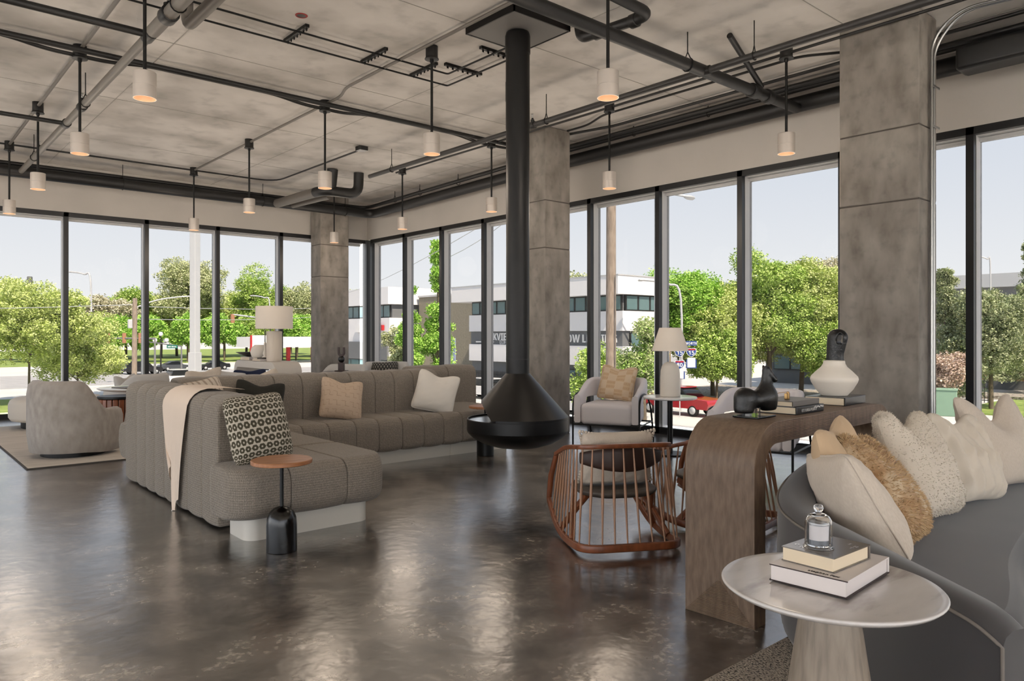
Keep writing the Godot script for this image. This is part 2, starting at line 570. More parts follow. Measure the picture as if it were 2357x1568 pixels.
func tree(label: String, at: Vector3, h: float, rad: Vector3, low: float, tint: Array, count: int, o := {}) -> void:
	# rad: half sizes of the crown; low: height of the crown's foot over the ground; tint: two linear colours
	var t := thing(o.get("name", "street_tree"), label, o.get("category", "tree"), at, 0, o.get("group", ""))
	var r := RandomNumberGenerator.new()
	r.seed = hash(label)
	var s := S.new()
	var tr: float = o.get("trunk", h * 0.018)
	var lean := V(r.randf_range(-0.03, 0.03) * h, 0, r.randf_range(-0.03, 0.03) * h)
	s.tube([Vector3.ZERO, lean * 0.4 + V(0, h * 0.3, 0), lean + V(0, h * 0.75, 0)], [tr, tr * 0.75, tr * 0.25], 8)
	var cy := (low + h) / 2
	var blobs := []
	for k in int(o.get("blobs", 14)):
		var d := V(r.randf_range(-1, 1), r.randf_range(-1, 1), r.randf_range(-1, 1))
		d = d.normalized() * pow(r.randf(), 0.4) * 0.75
		if o.has("cone"):
			var u := r.randf()
			var w := 1 - u * 0.92
			d = V(r.randf_range(-0.7, 0.7) * w, u * 2 - 1, r.randf_range(-0.7, 0.7) * w)
			blobs.append([d * rad + V(0, cy, 0), rad.x * 0.5 * (w * 0.8 + 0.2)])
		else:
			blobs.append([d * rad + V(0, cy, 0) + lean * 0.7, minf(rad.x, rad.y) * r.randf_range(0.28, 0.5)])
		if k < 9:
			var e: Vector3 = blobs[-1][0]
			var b := lean * 0.5 + V(0, lerpf(low * 0.8, e.y, 0.45), 0)
			s.tube([b, b.lerp(e, 0.5) + V(0, 0.05 * h, 0), e], [tr * 0.45, tr * 0.28, tr * 0.1], 5, false)
	part(t, "trunk", s, M.bark)
	var mm := MultiMesh.new()
	mm.transform_format = MultiMesh.TRANSFORM_3D
	mm.use_colors = true
	mm.mesh = leaf_mesh[r.randi() % 3]
	mm.instance_count = count
	for k in count:
		var b: Array = blobs[r.randi() % blobs.size()]
		var d := V(r.randfn(), r.randfn(), r.randfn()).normalized()
		var p: Vector3 = b[0] + d * b[1] * pow(r.randf(), 0.3) * V(1, 0.85, 1)
		p.y = maxf(p.y, low * 0.9)
		var sc := r.randf_range(0.8, 1.4) * float(o.get("leaf", 1.0))
		mm.set_instance_transform(k, Transform3D(Basis.from_euler(V(r.randf_range(-0.4, 0.4), r.randf_range(0, TAU), r.randf_range(-0.4, 0.4))).scaled(Vector3.ONE * sc), p))
		var c: Color = tint[0].lerp(tint[1], r.randf())
		mm.set_instance_color(k, c * r.randf_range(0.75, 1.2))
	var f := MultiMeshInstance3D.new()
	f.name = "foliage"
	f.multimesh = mm
	f.material_override = M.leaf
	f.set_meta("kind", "stuff")
	t.add_child(f)

func trees() -> void:
	var g := GROUND
	var lime := [Color(0.42, 0.52, 0.13), Color(0.66, 0.72, 0.33)]
	var green := [Color(0.30, 0.46, 0.08), Color(0.56, 0.68, 0.24)]
	var bright := [Color(0.26, 0.50, 0.06), Color(0.48, 0.70, 0.18)]
	var olive := [Color(0.38, 0.43, 0.20), Color(0.60, 0.62, 0.40)]
	var pale := [Color(0.52, 0.49, 0.36), Color(0.70, 0.66, 0.52)]
	var pine := [Color(0.24, 0.30, 0.15), Color(0.50, 0.53, 0.34)]
	tree("airy yellow-green tree at the far left behind the cream ottoman", V(9.2, g, -66), 10.6, V(5.4, 3.9, 5.0), 2.4, lime, 4600, {leaf = 0.58, trunk = 0.10, blobs = 26})
	tree("yellow-green tree on the lawn crossing the first window post from the left", V(13.2, g, -70), 8.0, V(4.6, 3.6, 4.4), 1.0, lime, 3600, {leaf = 0.58, trunk = 0.09, blobs = 22})
	var k := 0
	var G := "park trees beyond the car park"
	for a in [["pale leafy park tree left of the wooden utility pole", 38.0, -170.0, 13.5, 7.0, pale], ["dark green park tree behind the traffic signals", 42.0, -175.0, 17.0, 6.5, green], ["low olive park tree at the far left of the park", 30.0, -175.0, 11.5, 7.5, olive], ["tall spreading park tree just left of the white steel pole", 53.0, -168.0, 22.5, 9.0, olive],
			["broad park tree right of the white steel pole", 62.0, -172.0, 16.0, 8.0, lime], ["tall ragged park tree between two window posts", 69.0, -168.0, 21.5, 8.0, green], ["round park tree behind the drum lampshade", 74.0, -160.0, 17.0, 8.5, olive], ["light green park tree beside the far corner column", 80.0, -155.0, 16.5, 8.0, pale],
			["small round park tree left of the wooden pole", 33.0, -150.0, 9.0, 4.2, bright], ["small round park tree under the traffic signals", 40.0, -152.0, 9.0, 4.2, bright], ["small round park tree beside the green street sign", 47.0, -150.0, 9.5, 4.5, bright], ["small round park tree right of the street sign", 53.0, -147.0, 9.5, 4.5, bright], ["small round park tree before the tall ragged one", 60.0, -146.0, 9.5, 4.6, green], ["small round park tree near the white canopy", 66.0, -143.0, 9.5, 4.6, bright], ["distant park tree left edge of the second bay", 22.0, -180.0, 12.0, 8.0, olive], ["hazy park tree behind the first window post", 26.0, -165.0, 12.5, 7.5, pale], ["hazy park tree right of the dark green one", 46.0, -185.0, 16.0, 8.5, olive], ["leafy park tree over the grey sedan", 50.0, -178.0, 15.0, 7.5, lime], ["leafy park tree left of the drum lampshade", 71.0, -182.0, 17.0, 8.5, lime], ["leafy park tree beyond the white canopy", 88.0, -165.0, 17.0, 8.5, lime], ["bushy park tree behind the steel pole", 57.0, -190.0, 17.5, 9.0, olive], ["bushy park tree behind the drum lampshade top", 84.0, -185.0, 17.0, 9.0, pale]]:
		tree(a[0], V(a[1], g, a[2]), a[3], V(a[4], a[3] * 0.36, a[4]), a[3] * 0.28, a[5], 2600, {blobs = 24, leaf = 1.35, group = G, name = "park_tree", trunk = a[3] * 0.02})
		k += 1
	# along the east street
	tree("tall bright columnar tree behind the corner window posts", V(28.4, g, -40.2), 11.7, V(1.5, 5.6, 1.5), 0.6, bright, 2600, {cone = true, leaf = 0.5, blobs = 30})
	tree("shorter bright columnar tree left of the tall one", V(26.6, g, -40.6), 8.4, V(1.35, 3.9, 1.35), 0.6, bright, 2000, {cone = true, leaf = 0.5, blobs = 24})
	tree("thin leafy street tree beside the corner window", V(27.6, g, -44.0), 6.9, V(1.2, 3.0, 1.2), 0.6, olive, 900, {leaf = 0.5})
	tree("round olive tree behind the grey brick building", V(66, g, -72), 14.5, V(5.0, 4.5, 5.0), 5.0, olive, 700, {leaf = 1.2})
	tree("wispy tree above the white office roof by the flue", V(75, g, -72), 15.5, V(4.5, 4.5, 4.5), 6.0, olive, 500, {leaf = 1.1})
	tree("slim young street tree round the wooden utility pole", V(22.0, g, -20.6), 5.9, V(1.0, 2.2, 1.0), 1.4, green, 380, {leaf = 0.42, trunk = 0.05})
	tree("blossoming street tree before the corner of the white office", V(36.4, g, -29.3), 8.2, V(2.2, 3.6, 2.2), 0.8, [Color(0.30, 0.50, 0.08), Color(0.62, 0.62, 0.42)], 1300, {leaf = 0.55})
	G = "street trees across the road"
	for a in [["bright green tree right of the white office", 51.0, -37.5, 12.2, 3.6, bright], ["full green tree behind the white lamp shade", 54.5, -36.5, 11.0, 4.4, lime], ["full green tree left of the window post by the horse", 58.0, -36.0, 11.4, 4.6, lime], ["tall feathery tree over the horse sculpture", 58.0, -33.2, 14.2, 3.8, green], ["tall leafy tree right of the feathery one", 61.0, -32.0, 12.6, 4.2, lime], ["pale brown tree left of the broad column", 70.0, -34.0, 14.2, 4.2, pale], ["second pale tree touching the broad column", 73.0, -33.0, 13.5, 4.2, olive], ["low bushy tree behind the cream vase", 60.0, -29.0, 7.0, 3.6, green], ["low bushy tree behind the red pickup", 52.0, -34.5, 6.5, 2.8, green]]:
		tree(a[0], V(a[1], g, a[2]), a[3], V(a[4], a[3] * 0.40, a[4]), a[3] * 0.16, a[5], 5200, {leaf = 0.66, group = G, blobs = 30})
	tree("shaggy pine left of the last window post", V(61, g, -20.6), 10.2, V(2.4, 4.6, 2.4), 0.9, pine, 3000, {cone = true, leaf = 0.5, blobs = 36, name = "pine_tree"})
	tree("broad shaggy pine right of the last window post", V(60, g, -17.3), 9.4, V(3.4, 3.9, 3.4), 1.6, pine, 3800, {leaf = 0.52, blobs = 26, name = "pine_tree"})
	tree("dark pine at the right edge", V(79, g, -19.6), 13.5, V(3.4, 6.0, 3.4), 1.5, pine, 2600, {cone = true, leaf = 0.65, blobs = 34, name = "pine_tree"})
	tree("pink flowering shrub under the left pine", V(56.5, g, -19.2), 4.6, V(1.7, 2.0, 1.7), 0.6, [Color(0.50, 0.36, 0.30), Color(0.70, 0.58, 0.52)], 700, {leaf = 0.6, name = "flowering_shrub", category = "shrub"})

func windows(o: Node3D, at: Vector3, along: Vector3, out: Vector3, w: float, h: float, n: int) -> void:   # a ribbon of n panes
	for k in n:
		var p := w / n
		var c := at + along * (p * (k + 0.5))
		var b := Basis(along, Vector3.UP, out)
		var s := S.new()
		s.box(c + V(0, h / 2, 0) + out * 0.03, V(p - 0.02, h, 0.10), b)
		var f := part(o, "window", s, M.window_frame)
		s = S.new()
		s.box(c + V(0, h / 2, 0) + out * 0.075, V(p - 0.22, h - 0.18, 0.04), b)
		part(f, "pane", s, M.window_glass)

func wall_box(o: Node3D, n: String, lo: Vector3, hi: Vector3, m: Material) -> MeshInstance3D:
	var s := S.new()
	s.box((lo + hi) / 2, hi - lo)
	return part(o, n, s, m)

func buildings() -> void:
	var g := GROUND
	var o := thing("office_building", "white banded office building with large lettering on a grey sign band", "building")
	wall_box(o, "core", V(42.3, g, -54.2), V(46.6, 5.3, -36.1), M.stucco_grey)
	wall_box(o, "parapet_band", V(41.2, 4.22, -56.0), V(47.2, 5.58, -35.6), M.stucco)
	wall_box(o, "parapet_coping", V(41.15, 5.58, -56.05), V(47.25, 5.66, -35.55), M.galvanised)
	wall_box(o, "wall_band", V(42.0, 1.52, -54.3), V(46.6, 3.0, -35.85), M.stucco)
	wall_box(o, "sign_band", V(42.15, 0.36, -54.2), V(46.6, 1.52, -36.0), mat("sign_band_grey", Color(0.40, 0.41, 0.42), 0.8))
	wall_box(o, "wall_band", V(42.0, -1.15, -54.3), V(46.6, 0.36, -35.85), M.stucco)
	windows(o, V(42.25, 3.02, -54.1), V(0, 0, 1), V(-1, 0, 0), 18.0, 1.18, 15)
	windows(o, V(42.4, 3.02, -35.95), V(1, 0, 0), V(0, 0, 1), 4.2, 1.18, 3)
	windows(o, V(42.9, -0.9, -35.95), V(1, 0, 0), V(0, 0, 1), 3.4, 2.3, 2)
	windows(o, V(42.25, g + 0.4, -46.0), V(0, 0, 1), V(-1, 0, 0), 7.0, 2.2, 4)
	for q in [["PARKVIEW", 0.62, V(42.12, 1.05, -50.45), true], ["LOFTS", 0.36, V(42.12, 0.58, -49.35), false], ["NOW LEASING", 0.62, V(42.12, 0.93, -39.45), true]]:
		var l := part(o, "lettering", text(q[0], q[1], 0.06, q[3]), M.sign_white)
		l.position = q[2]
		l.rotation.y = -PI / 2
	for q in [-53.4, -52.5, -51.6]:
		wall_box(o, "sign_dash", V(42.08, 0.52, q), V(42.14, 0.64, q + 0.75), M.sign_white)
	o = thing("brick_building", "grey-brown brick building behind the columnar trees", "building")
	wall_box(o, "wall", V(47, g, -70), V(66, 5.4, -56.3), M.brick_grey)
	wall_box(o, "coping", V(46.9, 5.4, -70.1), V(66, 5.6, -56.2), M.galvanised)
	o = thing("white_building", "white two-storey building seen beside the far corner column", "building")
	wall_box(o, "wall", V(43.5, g, -84), V(64, 3.1, -70.6), M.stucco)
	wall_box(o, "parapet", V(43.2, 4.6, -84.3), V(64, 6.5, -70.4), M.stucco)
	wall_box(o, "recess", V(44.0, 3.1, -83.5), V(63.5, 4.6, -70.8), M.stucco_grey)
	wall_box(o, "recess", V(43.3, -1.6, -81), V(43.6, 0.4, -70.8), M.stucco_grey)
	windows(o, V(43.9, 3.15, -83.4), V(0, 0, 1), V(-1, 0, 0), 12.4, 1.4, 9)
	windows(o, V(43.45, g + 0.3, -83), V(0, 0, 1), V(-1, 0, 0), 12, 2.2, 6)
	wall_box(o, "red_sign", V(43.2, 1.7, -75.4), V(43.45, 2.3, -71.6), M.sign_red)
	wall_box(o, "white_sign", V(43.2, 1.5, -77.6), V(43.45, 2.3, -75.8), M.sign_white)
	o = thing("brick_house", "low red-brick house behind the pines at the right", "building")
	wall_box(o, "wall", V(83, g, -26), V(99, 0.2, -8), M.brick_red)
	wall_box(o, "roof", V(82.4, 0.2, -26.6), V(99.6, 1.3, -7.4), M.stucco)
	wall_box(o, "base", V(82.8, g, -26.2), V(99, g + 0.9, -7.8), M.stucco_grey)
	windows(o, V(82.9, -2.6, -18.0), V(0, 0, 1), V(-1, 0, 0), 3.0, 1.5, 2)
	o = thing("grey_house", "grey house half hidden by the trees behind the horse", "building")
	wall_box(o, "wall", V(76, g, -44), V(90, 0.8, -36), M.stucco_grey)
	wall_box(o, "roof", V(75.4, 0.8, -44.6), V(90.6, 1.6, -35.4), M.stucco)
	windows(o, V(75.95, -2.6, -43), V(0, 0, 1), V(-1, 0, 0), 6.0, 1.6, 3)
	o = thing("warehouse", "long pale warehouse roof above the pines", "building")
	wall_box(o, "wall", V(140, g, -70), V(190, 9.0, -20), M.stucco_grey)
	wall_box(o, "roof", V(139, 9.0, -71), V(191, 11.2, -19), M.galvanised)
	o = thing("filling_station", "white filling station canopy on red posts right of the drum-shaded lamp", "canopy", V(60, g, -134))
	wall_box(o, "canopy", V(-8, 3.0, -4), V(9, 4.9, 4), M.stucco)
	for x in [-7.0, 0.0, 5.0]:
		wall_box(o, "post", V(x, 0, -0.3), V(x + 0.6, 3.0, 0.3), M.sign_red)
	wall_box(o, "sign_panel", V(-10.0, 2.0, 8), V(-7.0, 5.2, 8.4), M.sign_white)
	wall_box(o, "sign_edge", V(-10.2, 2.0, 7.95), V(-10.0, 5.2, 8.45), M.sign_red)
	o = thing("smokestack", "dark round smokestack at the far left", "chimney", V(31.4, g, -224))
	var s := S.new()
	s.lathe([[0.75, 0.0], [0.62, 20.0], [0.62, 20.0], [0.5, 20.2], [0.0, 20.2]], 20)
	part(o, "shaft", s, M.stucco_grey)

func fence(label: String, a: Vector3, b: Vector3, h: float, step: float) -> void:
	var o := thing("picket_fence", label, "fence", a)
	var d := b - a
	var n := int(d.length() / step)
	var s := S.new()
	for k in n + 1:
		s.box(d * k / n + V(0, h / 2, 0), V(0.045, h, 0.045))
	var p := part(o, "pickets", s, M.fence_black)
	p.set_meta("kind", "stuff")
	for y in [0.2, h - 0.25]:
		s = S.new()
		s.tube([V(0, y, 0), d + V(0, y, 0)], 0.035, 4)
		part(o, "rail", s, M.fence_black)

func car(label: String, at: Vector3, turn: float, paint: Material, prof: Array, roof: Array, w: float, wheels: Array, wr: float) -> void:
	# prof and roof: side outlines [x, y]; wheels: their x; front towards +x
	var o := thing("parked_car", label, "car", at, turn, "parked cars")
	var ext := func(s: S, p: Array, half: float, inset: float) -> void:
		var rows := []
		for k in 4:
			var row := []
			for q in p:
				var e: float = [inset, 0.0, 0.0, inset][k]
				row.append(V(q[0] * (1 - e * 0.05), q[1] - (e * 0.3 if q[1] > 0.6 else 0.0), [-half, -half + inset, half - inset, half][k]))
			rows.append(row)
		s.grid(rows, true)
		s.fan(rows[0], true); s.fan(rows[-1])
	var s := S.new()
	ext.call(s, prof, w / 2, 0.12)
	part(o, "body", s, paint)
	s = S.new()
	ext.call(s, roof, w / 2 - 0.10, 0.16)
	part(o, "windows", s, mat("car_glass", Color(0.10, 0.115, 0.125), 0.1))
	s = S.new()
	var top := -INF
	for q in roof:
		top = maxf(top, q[1])
	var lx := INF
	var hx := -INF
	for q in roof:
		if q[1] > top - 0.1:
			lx = minf(lx, q[0]); hx = maxf(hx, q[0])
	s.rbox(V((lx + hx) / 2, top, 0), V(hx - lx + 0.1, 0.07, w - 0.42), 0.03, 2)
	part(o, "roof", s, paint)
	for x in wheels:
		for z in [-1.0, 1.0]:
			s = S.new()
			s.t = Transform3D(Basis(Vector3.RIGHT, PI / 2), V(x, wr, z * (w / 2 - 0.10)))
			s.lathe([[0.0, -0.11], [wr * 0.62, -0.11], [wr, -0.09], [wr, 0.09], [wr * 0.62, 0.11], [0.0, 0.11]], 22)
			var t := part(o, "wheel", s, M.tyre)
			s = S.new()
			s.t = Transform3D(Basis(Vector3.RIGHT, PI / 2), V(x, wr, z * (w / 2 - 0.10)))
			s.lathe([[0.0, -0.118], [wr * 0.6, -0.114], [wr * 0.6, 0.114], [0.0, 0.118]], 16)
			part(t, "hubcap", s, M.galvanised)

func street() -> void:
	var g := GROUND
	var sedan := [[-2.25, 0.35], [2.25, 0.32], [2.3, 0.6], [2.15, 0.78], [1.0, 0.93], [-1.5, 0.97], [-2.2, 0.93], [-2.3, 0.65]]
	var sroof := [[1.0, 0.9], [0.35, 1.36], [-0.75, 1.40], [-1.75, 0.95]]
	var suv := [[-2.25, 0.4], [2.25, 0.38], [2.3, 0.8], [2.1, 1.0], [1.1, 1.1], [-2.2, 1.12], [-2.3, 0.7]]
	var vroof := [[1.1, 1.05], [0.5, 1.68], [-1.9, 1.70], [-2.2, 1.1]]
	var truck := [[-2.9, 0.55], [2.85, 0.5], [2.95, 0.85], [2.85, 1.12], [1.5, 1.22], [-2.9, 1.26]]
	var troof := [[1.5, 1.18], [0.85, 1.80], [-0.75, 1.84], [-1.0, 1.2]]
	car("red pickup truck parked behind the round lamp table", V(41.3, g, -30.3), -PI / 2, M.car_red, truck, troof, 1.95, [1.75, -1.75], 0.40)
	car("white car between the middle column and the window post", V(36.0, g, -34.6), PI / 2, M.car_white, sedan, sroof, 1.8, [1.4, -1.4], 0.33)
	car("white van by the iron fence left of the flue", V(39.0, g, -48.6), PI / 2, M.car_white, suv, vroof, 1.9, [1.45, -1.45], 0.36)
	car("dark grey sedan in the car park left of the utility pole", V(24.2, g, -110.2), 0.05, M.car_grey, sedan, sroof, 1.8, [1.4, -1.4], 0.33)
	car("black SUV behind the wooden utility pole", V(28.0, g, -107.8), 0.0, M.car_black, suv, vroof, 1.9, [1.45, -1.45], 0.36)
	car("grey sedan right of the second window post", V(34.2, g, -114.8), 0.1, M.car_grey, sedan, sroof, 1.8, [1.4, -1.4], 0.33)
	car("black sedan just right of the white steel pole", V(39.6, g, -114.5), PI, M.car_black, sedan, sroof, 1.8, [1.4, -1.4], 0.33)
	car("white car low in the second bay, near the barrel chair", V(21.0, g, -77), 0.2, M.car_white, sedan, sroof, 1.8, [1.4, -1.4], 0.33)
	car("white SUV low in the second bay, right of the near white car", V(25.5, g, -81), 0.1, M.car_white, suv, vroof, 1.9, [1.45, -1.45], 0.36)
	car("blue car under the pale console", V(47.0, g, -108), 0.1, M.car_blue, sedan, sroof, 1.8, [1.4, -1.4], 0.33)
	car("dark car far across the car park behind the grey sedan", V(27.5, g, -121), 0.0, M.car_black, sedan, sroof, 1.8, [1.4, -1.4], 0.33)
	fence("black iron fence before the white office left of the flue", V(40.6, g, -56), V(40.6, g, -45), 2.2, 0.16)
	fence("black iron fence before the white office by the white armchair", V(40.6, g, -44), V(40.6, g, -33.5), 2.4, 0.16)
	fence("pale picket fence behind the green utility cabinet", V(66, g, -25), V(66, g, -19), 1.9, 0.25)
	var o := thing("utility_cabinet", "pale green utility cabinet right of the broad column", "cabinet", V(53.8, g, -18.2), 0.3)
	var s := S.new()
	s.rbox(V(0, 0.85, 0), V(1.5, 1.7, 1.4), 0.05, 2)
	part(o, "housing", s, M.utility_green)
	s = S.new()
	s.rbox(V(0, 1.72, 0), V(1.6, 0.08, 1.5), 0.02, 1)
	part(o, "lid", s, M.utility_green)
	o = thing("utility_pole", "thick wooden utility pole rising past the white armchair", "pole", V(18.15, g, -16.0))
	s = S.new()
	s.tube([V(0, 0, 0), V(0.02, 5, 0), V(0.0, 12.0, 0.03)], [0.18, 0.165, 0.15], 16)
	part(o, "shaft", s, M.pole_wood)
	o = thing("utility_pole", "slender wooden utility pole in the second bay from the left", "pole", V(12.5, g, -50.1))
	s = S.new()
	s.tube([V(0, 0, 0), V(0.05, 7.6, 0)], [0.17, 0.14], 12)
	part(o, "shaft", s, M.pole_wood)
	s = S.new()
	s.tube(smooth([V(0.05, 7.0, 0), V(1.2, 7.5, 0.5), V(2.6, 7.75, 1.1), V(3.3, 7.75, 1.4)], 5), 0.045, 6)
	part(o, "lamp_arm", s, M.galvanised)
	s = S.new()
	s.rbox(V(-0.25, 6.0, 0.1), V(0.25, 0.55, 0.25), 0.05, 2)
	part(o, "transformer", s, M.galvanised)
	o = thing("steel_pole", "square white steel pole in the third bay from the left", "pole", V(10.35, g, -32.1), 0.5)
	s = S.new()
	s.rbox(V(0, 7.0, 0), V(0.30, 14.0, 0.30), 0.02, 2)
	part(o, "shaft", s, M.galvanised)
	s = S.new()
	s.rbox(V(0, 2.3, 0), V(0.38, 4.6, 0.38), 0.02, 2)
	part(o, "sleeve", s, M.galvanised)
	# traffic signals
	o = thing("traffic_signal", "mast arm of traffic signals left of the utility pole", "traffic signal", V(23.4, g, -85.5))
	s = S.new()
	s.tube([V(0, 0, 0), V(0, 4.9, 0), V(-7.2, 5.0, -6.2)], [0.16, 0.13, 0.07], 8)
	part(o, "mast", s, M.stucco_grey)
	for k in 5:
		s = S.new()
		s.rbox(V(-1.2 - 1.3 * k, 4.95, -1.05 - 1.12 * k), V(0.36, 1.1, 0.3), 0.04, 2)
		part(o, "signal_head", s, M.signal_yellow)
	o = thing("traffic_signal", "green street sign on a mast arm right of the second window post", "traffic signal", V(27.2, g, -89.0))
	s = S.new()
	s.tube([V(0, 0, 0), V(0, 4.0, 0), V(-3.0, 4.5, -2.6)], [0.13, 0.1, 0.06], 8)
	part(o, "mast", s, M.stucco_grey)
	s = S.new()
	s.rbox(V(-0.9, 3.95, -0.4), V(1.2, 0.36, 0.06), 0.01, 1, Basis(Vector3.UP, -0.7))
	part(o, "sign_blade", s, M.sign_green)
	var l := part(o, "sign_text", text("400 West", 0.16, 0.01), M.sign_white)
	l.transform = Transform3D(Basis(Vector3.UP, -0.7), V(-0.9, 3.95, -0.4) + V(-0.64, 0, 0.76) * 0.035)
	o = thing("traffic_signal", "traffic signal on a curved white arm left of the drum-shaded lamp", "traffic signal", V(46.2, g, -106))
	s = S.new()
	s.tube(smooth([V(0, 0, 0), V(0, 6.5, 0), V(-1.5, 7.6, -1.0), V(-5.5, 8.3, -3.6)], 5), 0.11, 6)
	part(o, "mast", s, M.galvanised)
	s = S.new()
	s.rbox(V(-5.5, 7.7, -3.6), V(0.5, 1.3, 0.4), 0.04, 2)
	part(o, "signal_head", s, M.signal_yellow)
	var i := 0
	for q in [[V(43.0, g, -31.4), 9.2, -1.0, "street lamp between the white lamp shade and the office corner"], [V(44.0, g, -104), 11.0, -1.0, "street lamp right of the third window post"], [V(114.4, g, -33.1), 15.8, -0.4, "far street lamp over the pines"], [V(20.0, g, -99), 12.8, -1.0, "street lamp just left of the first window post"]]:
		o = thing("street_lamp", "grey " + q[3], "street lamp", q[0], 0, "street lamps")
		s = S.new()
		var e: float = q[2]
		s.tube(smooth([V(0, 0, 0), V(0, q[1] - 1.4, 0), V(e * 0.6, q[1] - 0.3, e * 0.7), V(e * 1.7, q[1], e * 2.0)], 5), 0.08 + 0.01 * i, 7)
		part(o, "pole", s, M.galvanised)
		s = S.new()
		s.rbox(V(e * 1.8, q[1] - 0.02, e * 2.1), V(0.7, 0.14, 0.32), 0.06, 2, Basis(Vector3.UP, 0.85))
		part(o, "head", s, M.galvanised)
		i += 1
	o = thing("street_lamp", "grey oval lamp head hanging at the top of the window right of the armchair", "street lamp", V(18.5, g, -13.2), 0, "street lamps")
	s = S.new()
	s.sweep(circle(0.24, 24, Vector2.ZERO, 0.5), [[0.08, 9.37], [0.0, 9.42], [0.02, 9.47], [0.10, 9.5]])
	part(o, "head", s, M.galvanised)
	s = S.new()
	s.tube([V(-0.2, 9.45, 0), V(-0.5, 9.55, -0.36), V(-0.84, 9.7, -0.60), V(-0.85, 0.0, -0.60)], 0.04, 6)
	part(o, "pole", s, M.galvanised)
	o = thing("globe_lamp", "twin-globe park lamp post beside the second window post", "street lamp", V(28.4, g, -101.2))
	s = S.new()
	s.tube([V(0, 0, 0), V(0, 5.2, 0)], [0.12, 0.06], 8)
	s.tube([V(-0.7, 4.3, 0), V(0.7, 4.3, 0)], 0.05, 6)
	part(o, "post", s, M.fence_black)
	for p in [V(0, 5.4, 0), V(-0.7, 4.6, 0), V(0.7, 4.6, 0)]:
		s = S.new()
		s.rbox(p, V(0.5, 0.55, 0.5), 0.22, 4)
		part(o, "globe", s, M.sign_white)
	# highway signs
	o = thing("highway_signs", "cluster of blue and white highway route signs beside the white lamp", "sign", V(40.2, g, -29.0), 0)
	o.rotation.y = deg_to_rad(-54)
	s = S.new()
	s.box(V(-0.35, 2.6, 0), V(0.07, 5.2, 0.05))
	part(o, "post", s, M.galvanised)
	for c in 2:
		var x := -0.36 + 0.74 * c
		wall_box(o, "direction_plate", V(x - 0.34, 4.62, 0.03), V(x + 0.34, 4.92, 0.06), M.sign_blue)
		l = part(o, "direction_text", text(["SOUTH", "NORTH"][c], 0.16, 0.01), M.sign_white)
		l.position = V(x, 4.77, 0.067)
		shield(o, V(x, 4.2, 0.05), "15")
	wall_box(o, "arrow_plate", V(0.05, 3.15, 0.03), V(0.71, 3.72, 0.06), M.sign_blue)
	l = part(o, "arrow", text("↑", 0.36, 0.01), M.sign_white)
	l.position = V(0.38, 3.43, 0.067)
	shield(o, V(-0.36, 3.4, 0.05), "80")
	wall_box(o, "arrow_plate", V(-0.69, 2.45, 0.03), V(-0.03, 2.95, 0.06), M.sign_blue)
	l = part(o, "arrow", text("←", 0.36, 0.01), M.sign_white)
	l.position = V(-0.36, 2.7, 0.067)
	o = thing("notice_board", "white and red notice sign by the brick building behind the sectional end", "sign", V(41.6, g, -56.6), 0)
	wall_box(o, "panel", V(-0.05, 2.0, -1.0), V(0.05, 5.0, 0.7), mat("notice_blue", Color(0.55, 0.60, 0.72), 0.6))
	wall_box(o, "red_edge", V(-0.06, 2.0, -1.3), V(0.04, 5.0, -1.0), M.sign_red)
	wall_box(o, "post", V(-0.04, 0, -0.2), V(0.04, 2.0, -0.1), M.galvanised)
	# overhead wires
	for q in [[V(-20, 4.2, -95), V(12.5, 3.1, -50.1), "wire running left from the slender utility pole"], [V(12.5, 3.0, -50.1), V(60, 6.3, -95), "wire running right from the slender utility pole"], [V(12.5, 2.2, -50.1), V(60, 5.2, -99), "lower wire running right from the slender utility pole"], [V(18.1, 7.4, -16), V(38, 5.6, -70), "wire running left from the thick utility pole"], [V(18.1, 7.9, -16), V(30, 6.4, -42), "upper wire running left from the thick utility pole"]]:
		o = thing("overhead_wire", "thin overhead " + q[2], "wire", q[0], 0, "overhead wires")
		s = S.new()
		var pts := []
		for k in 9:
			var t := k / 8.0
			pts.append((q[1] - q[0]) * t + V(0, -1.2 * 4 * t * (1 - t) * 0.5, 0))
		s.tube(pts, 0.022, 4)
		part(o, "strand", s, M.galvanised)

func shield(o: Node3D, at: Vector3, num: String) -> void:
	var pl := []
	for q in [[-0.30, 0.24], [-0.15, 0.28], [0.0, 0.24], [0.15, 0.28], [0.30, 0.24], [0.33, 0.02], [0.24, -0.18], [0.0, -0.33], [-0.24, -0.18], [-0.33, 0.02]]:
		pl.append(Vector2(q[0], q[1]))
	for e in [[1.0, 0.0, M.sign_white, "shield_border"], [0.88, 0.012, M.sign_blue, "shield"]]:
		var s := S.new()
		s.t = Transform3D(Basis(Vector3.RIGHT, PI / 2), at)
		s.sweep(pl.map(func(p): return Vector2(p.x, -p.y) * e[0]), [[0.0, -0.02 + e[1]], [0.0, 0.02 + e[1]]])
		part(o, e[3], s, e[2])
	wall_box(o, "shield_header", at + V(-0.25, 0.13, 0.02), at + V(0.25, 0.21, 0.036), M.sign_red)
	var l := part(o, "route_number", text(num, 0.26, 0.01), M.sign_white)
	l.position = at + V(0, -0.04, 0.037)

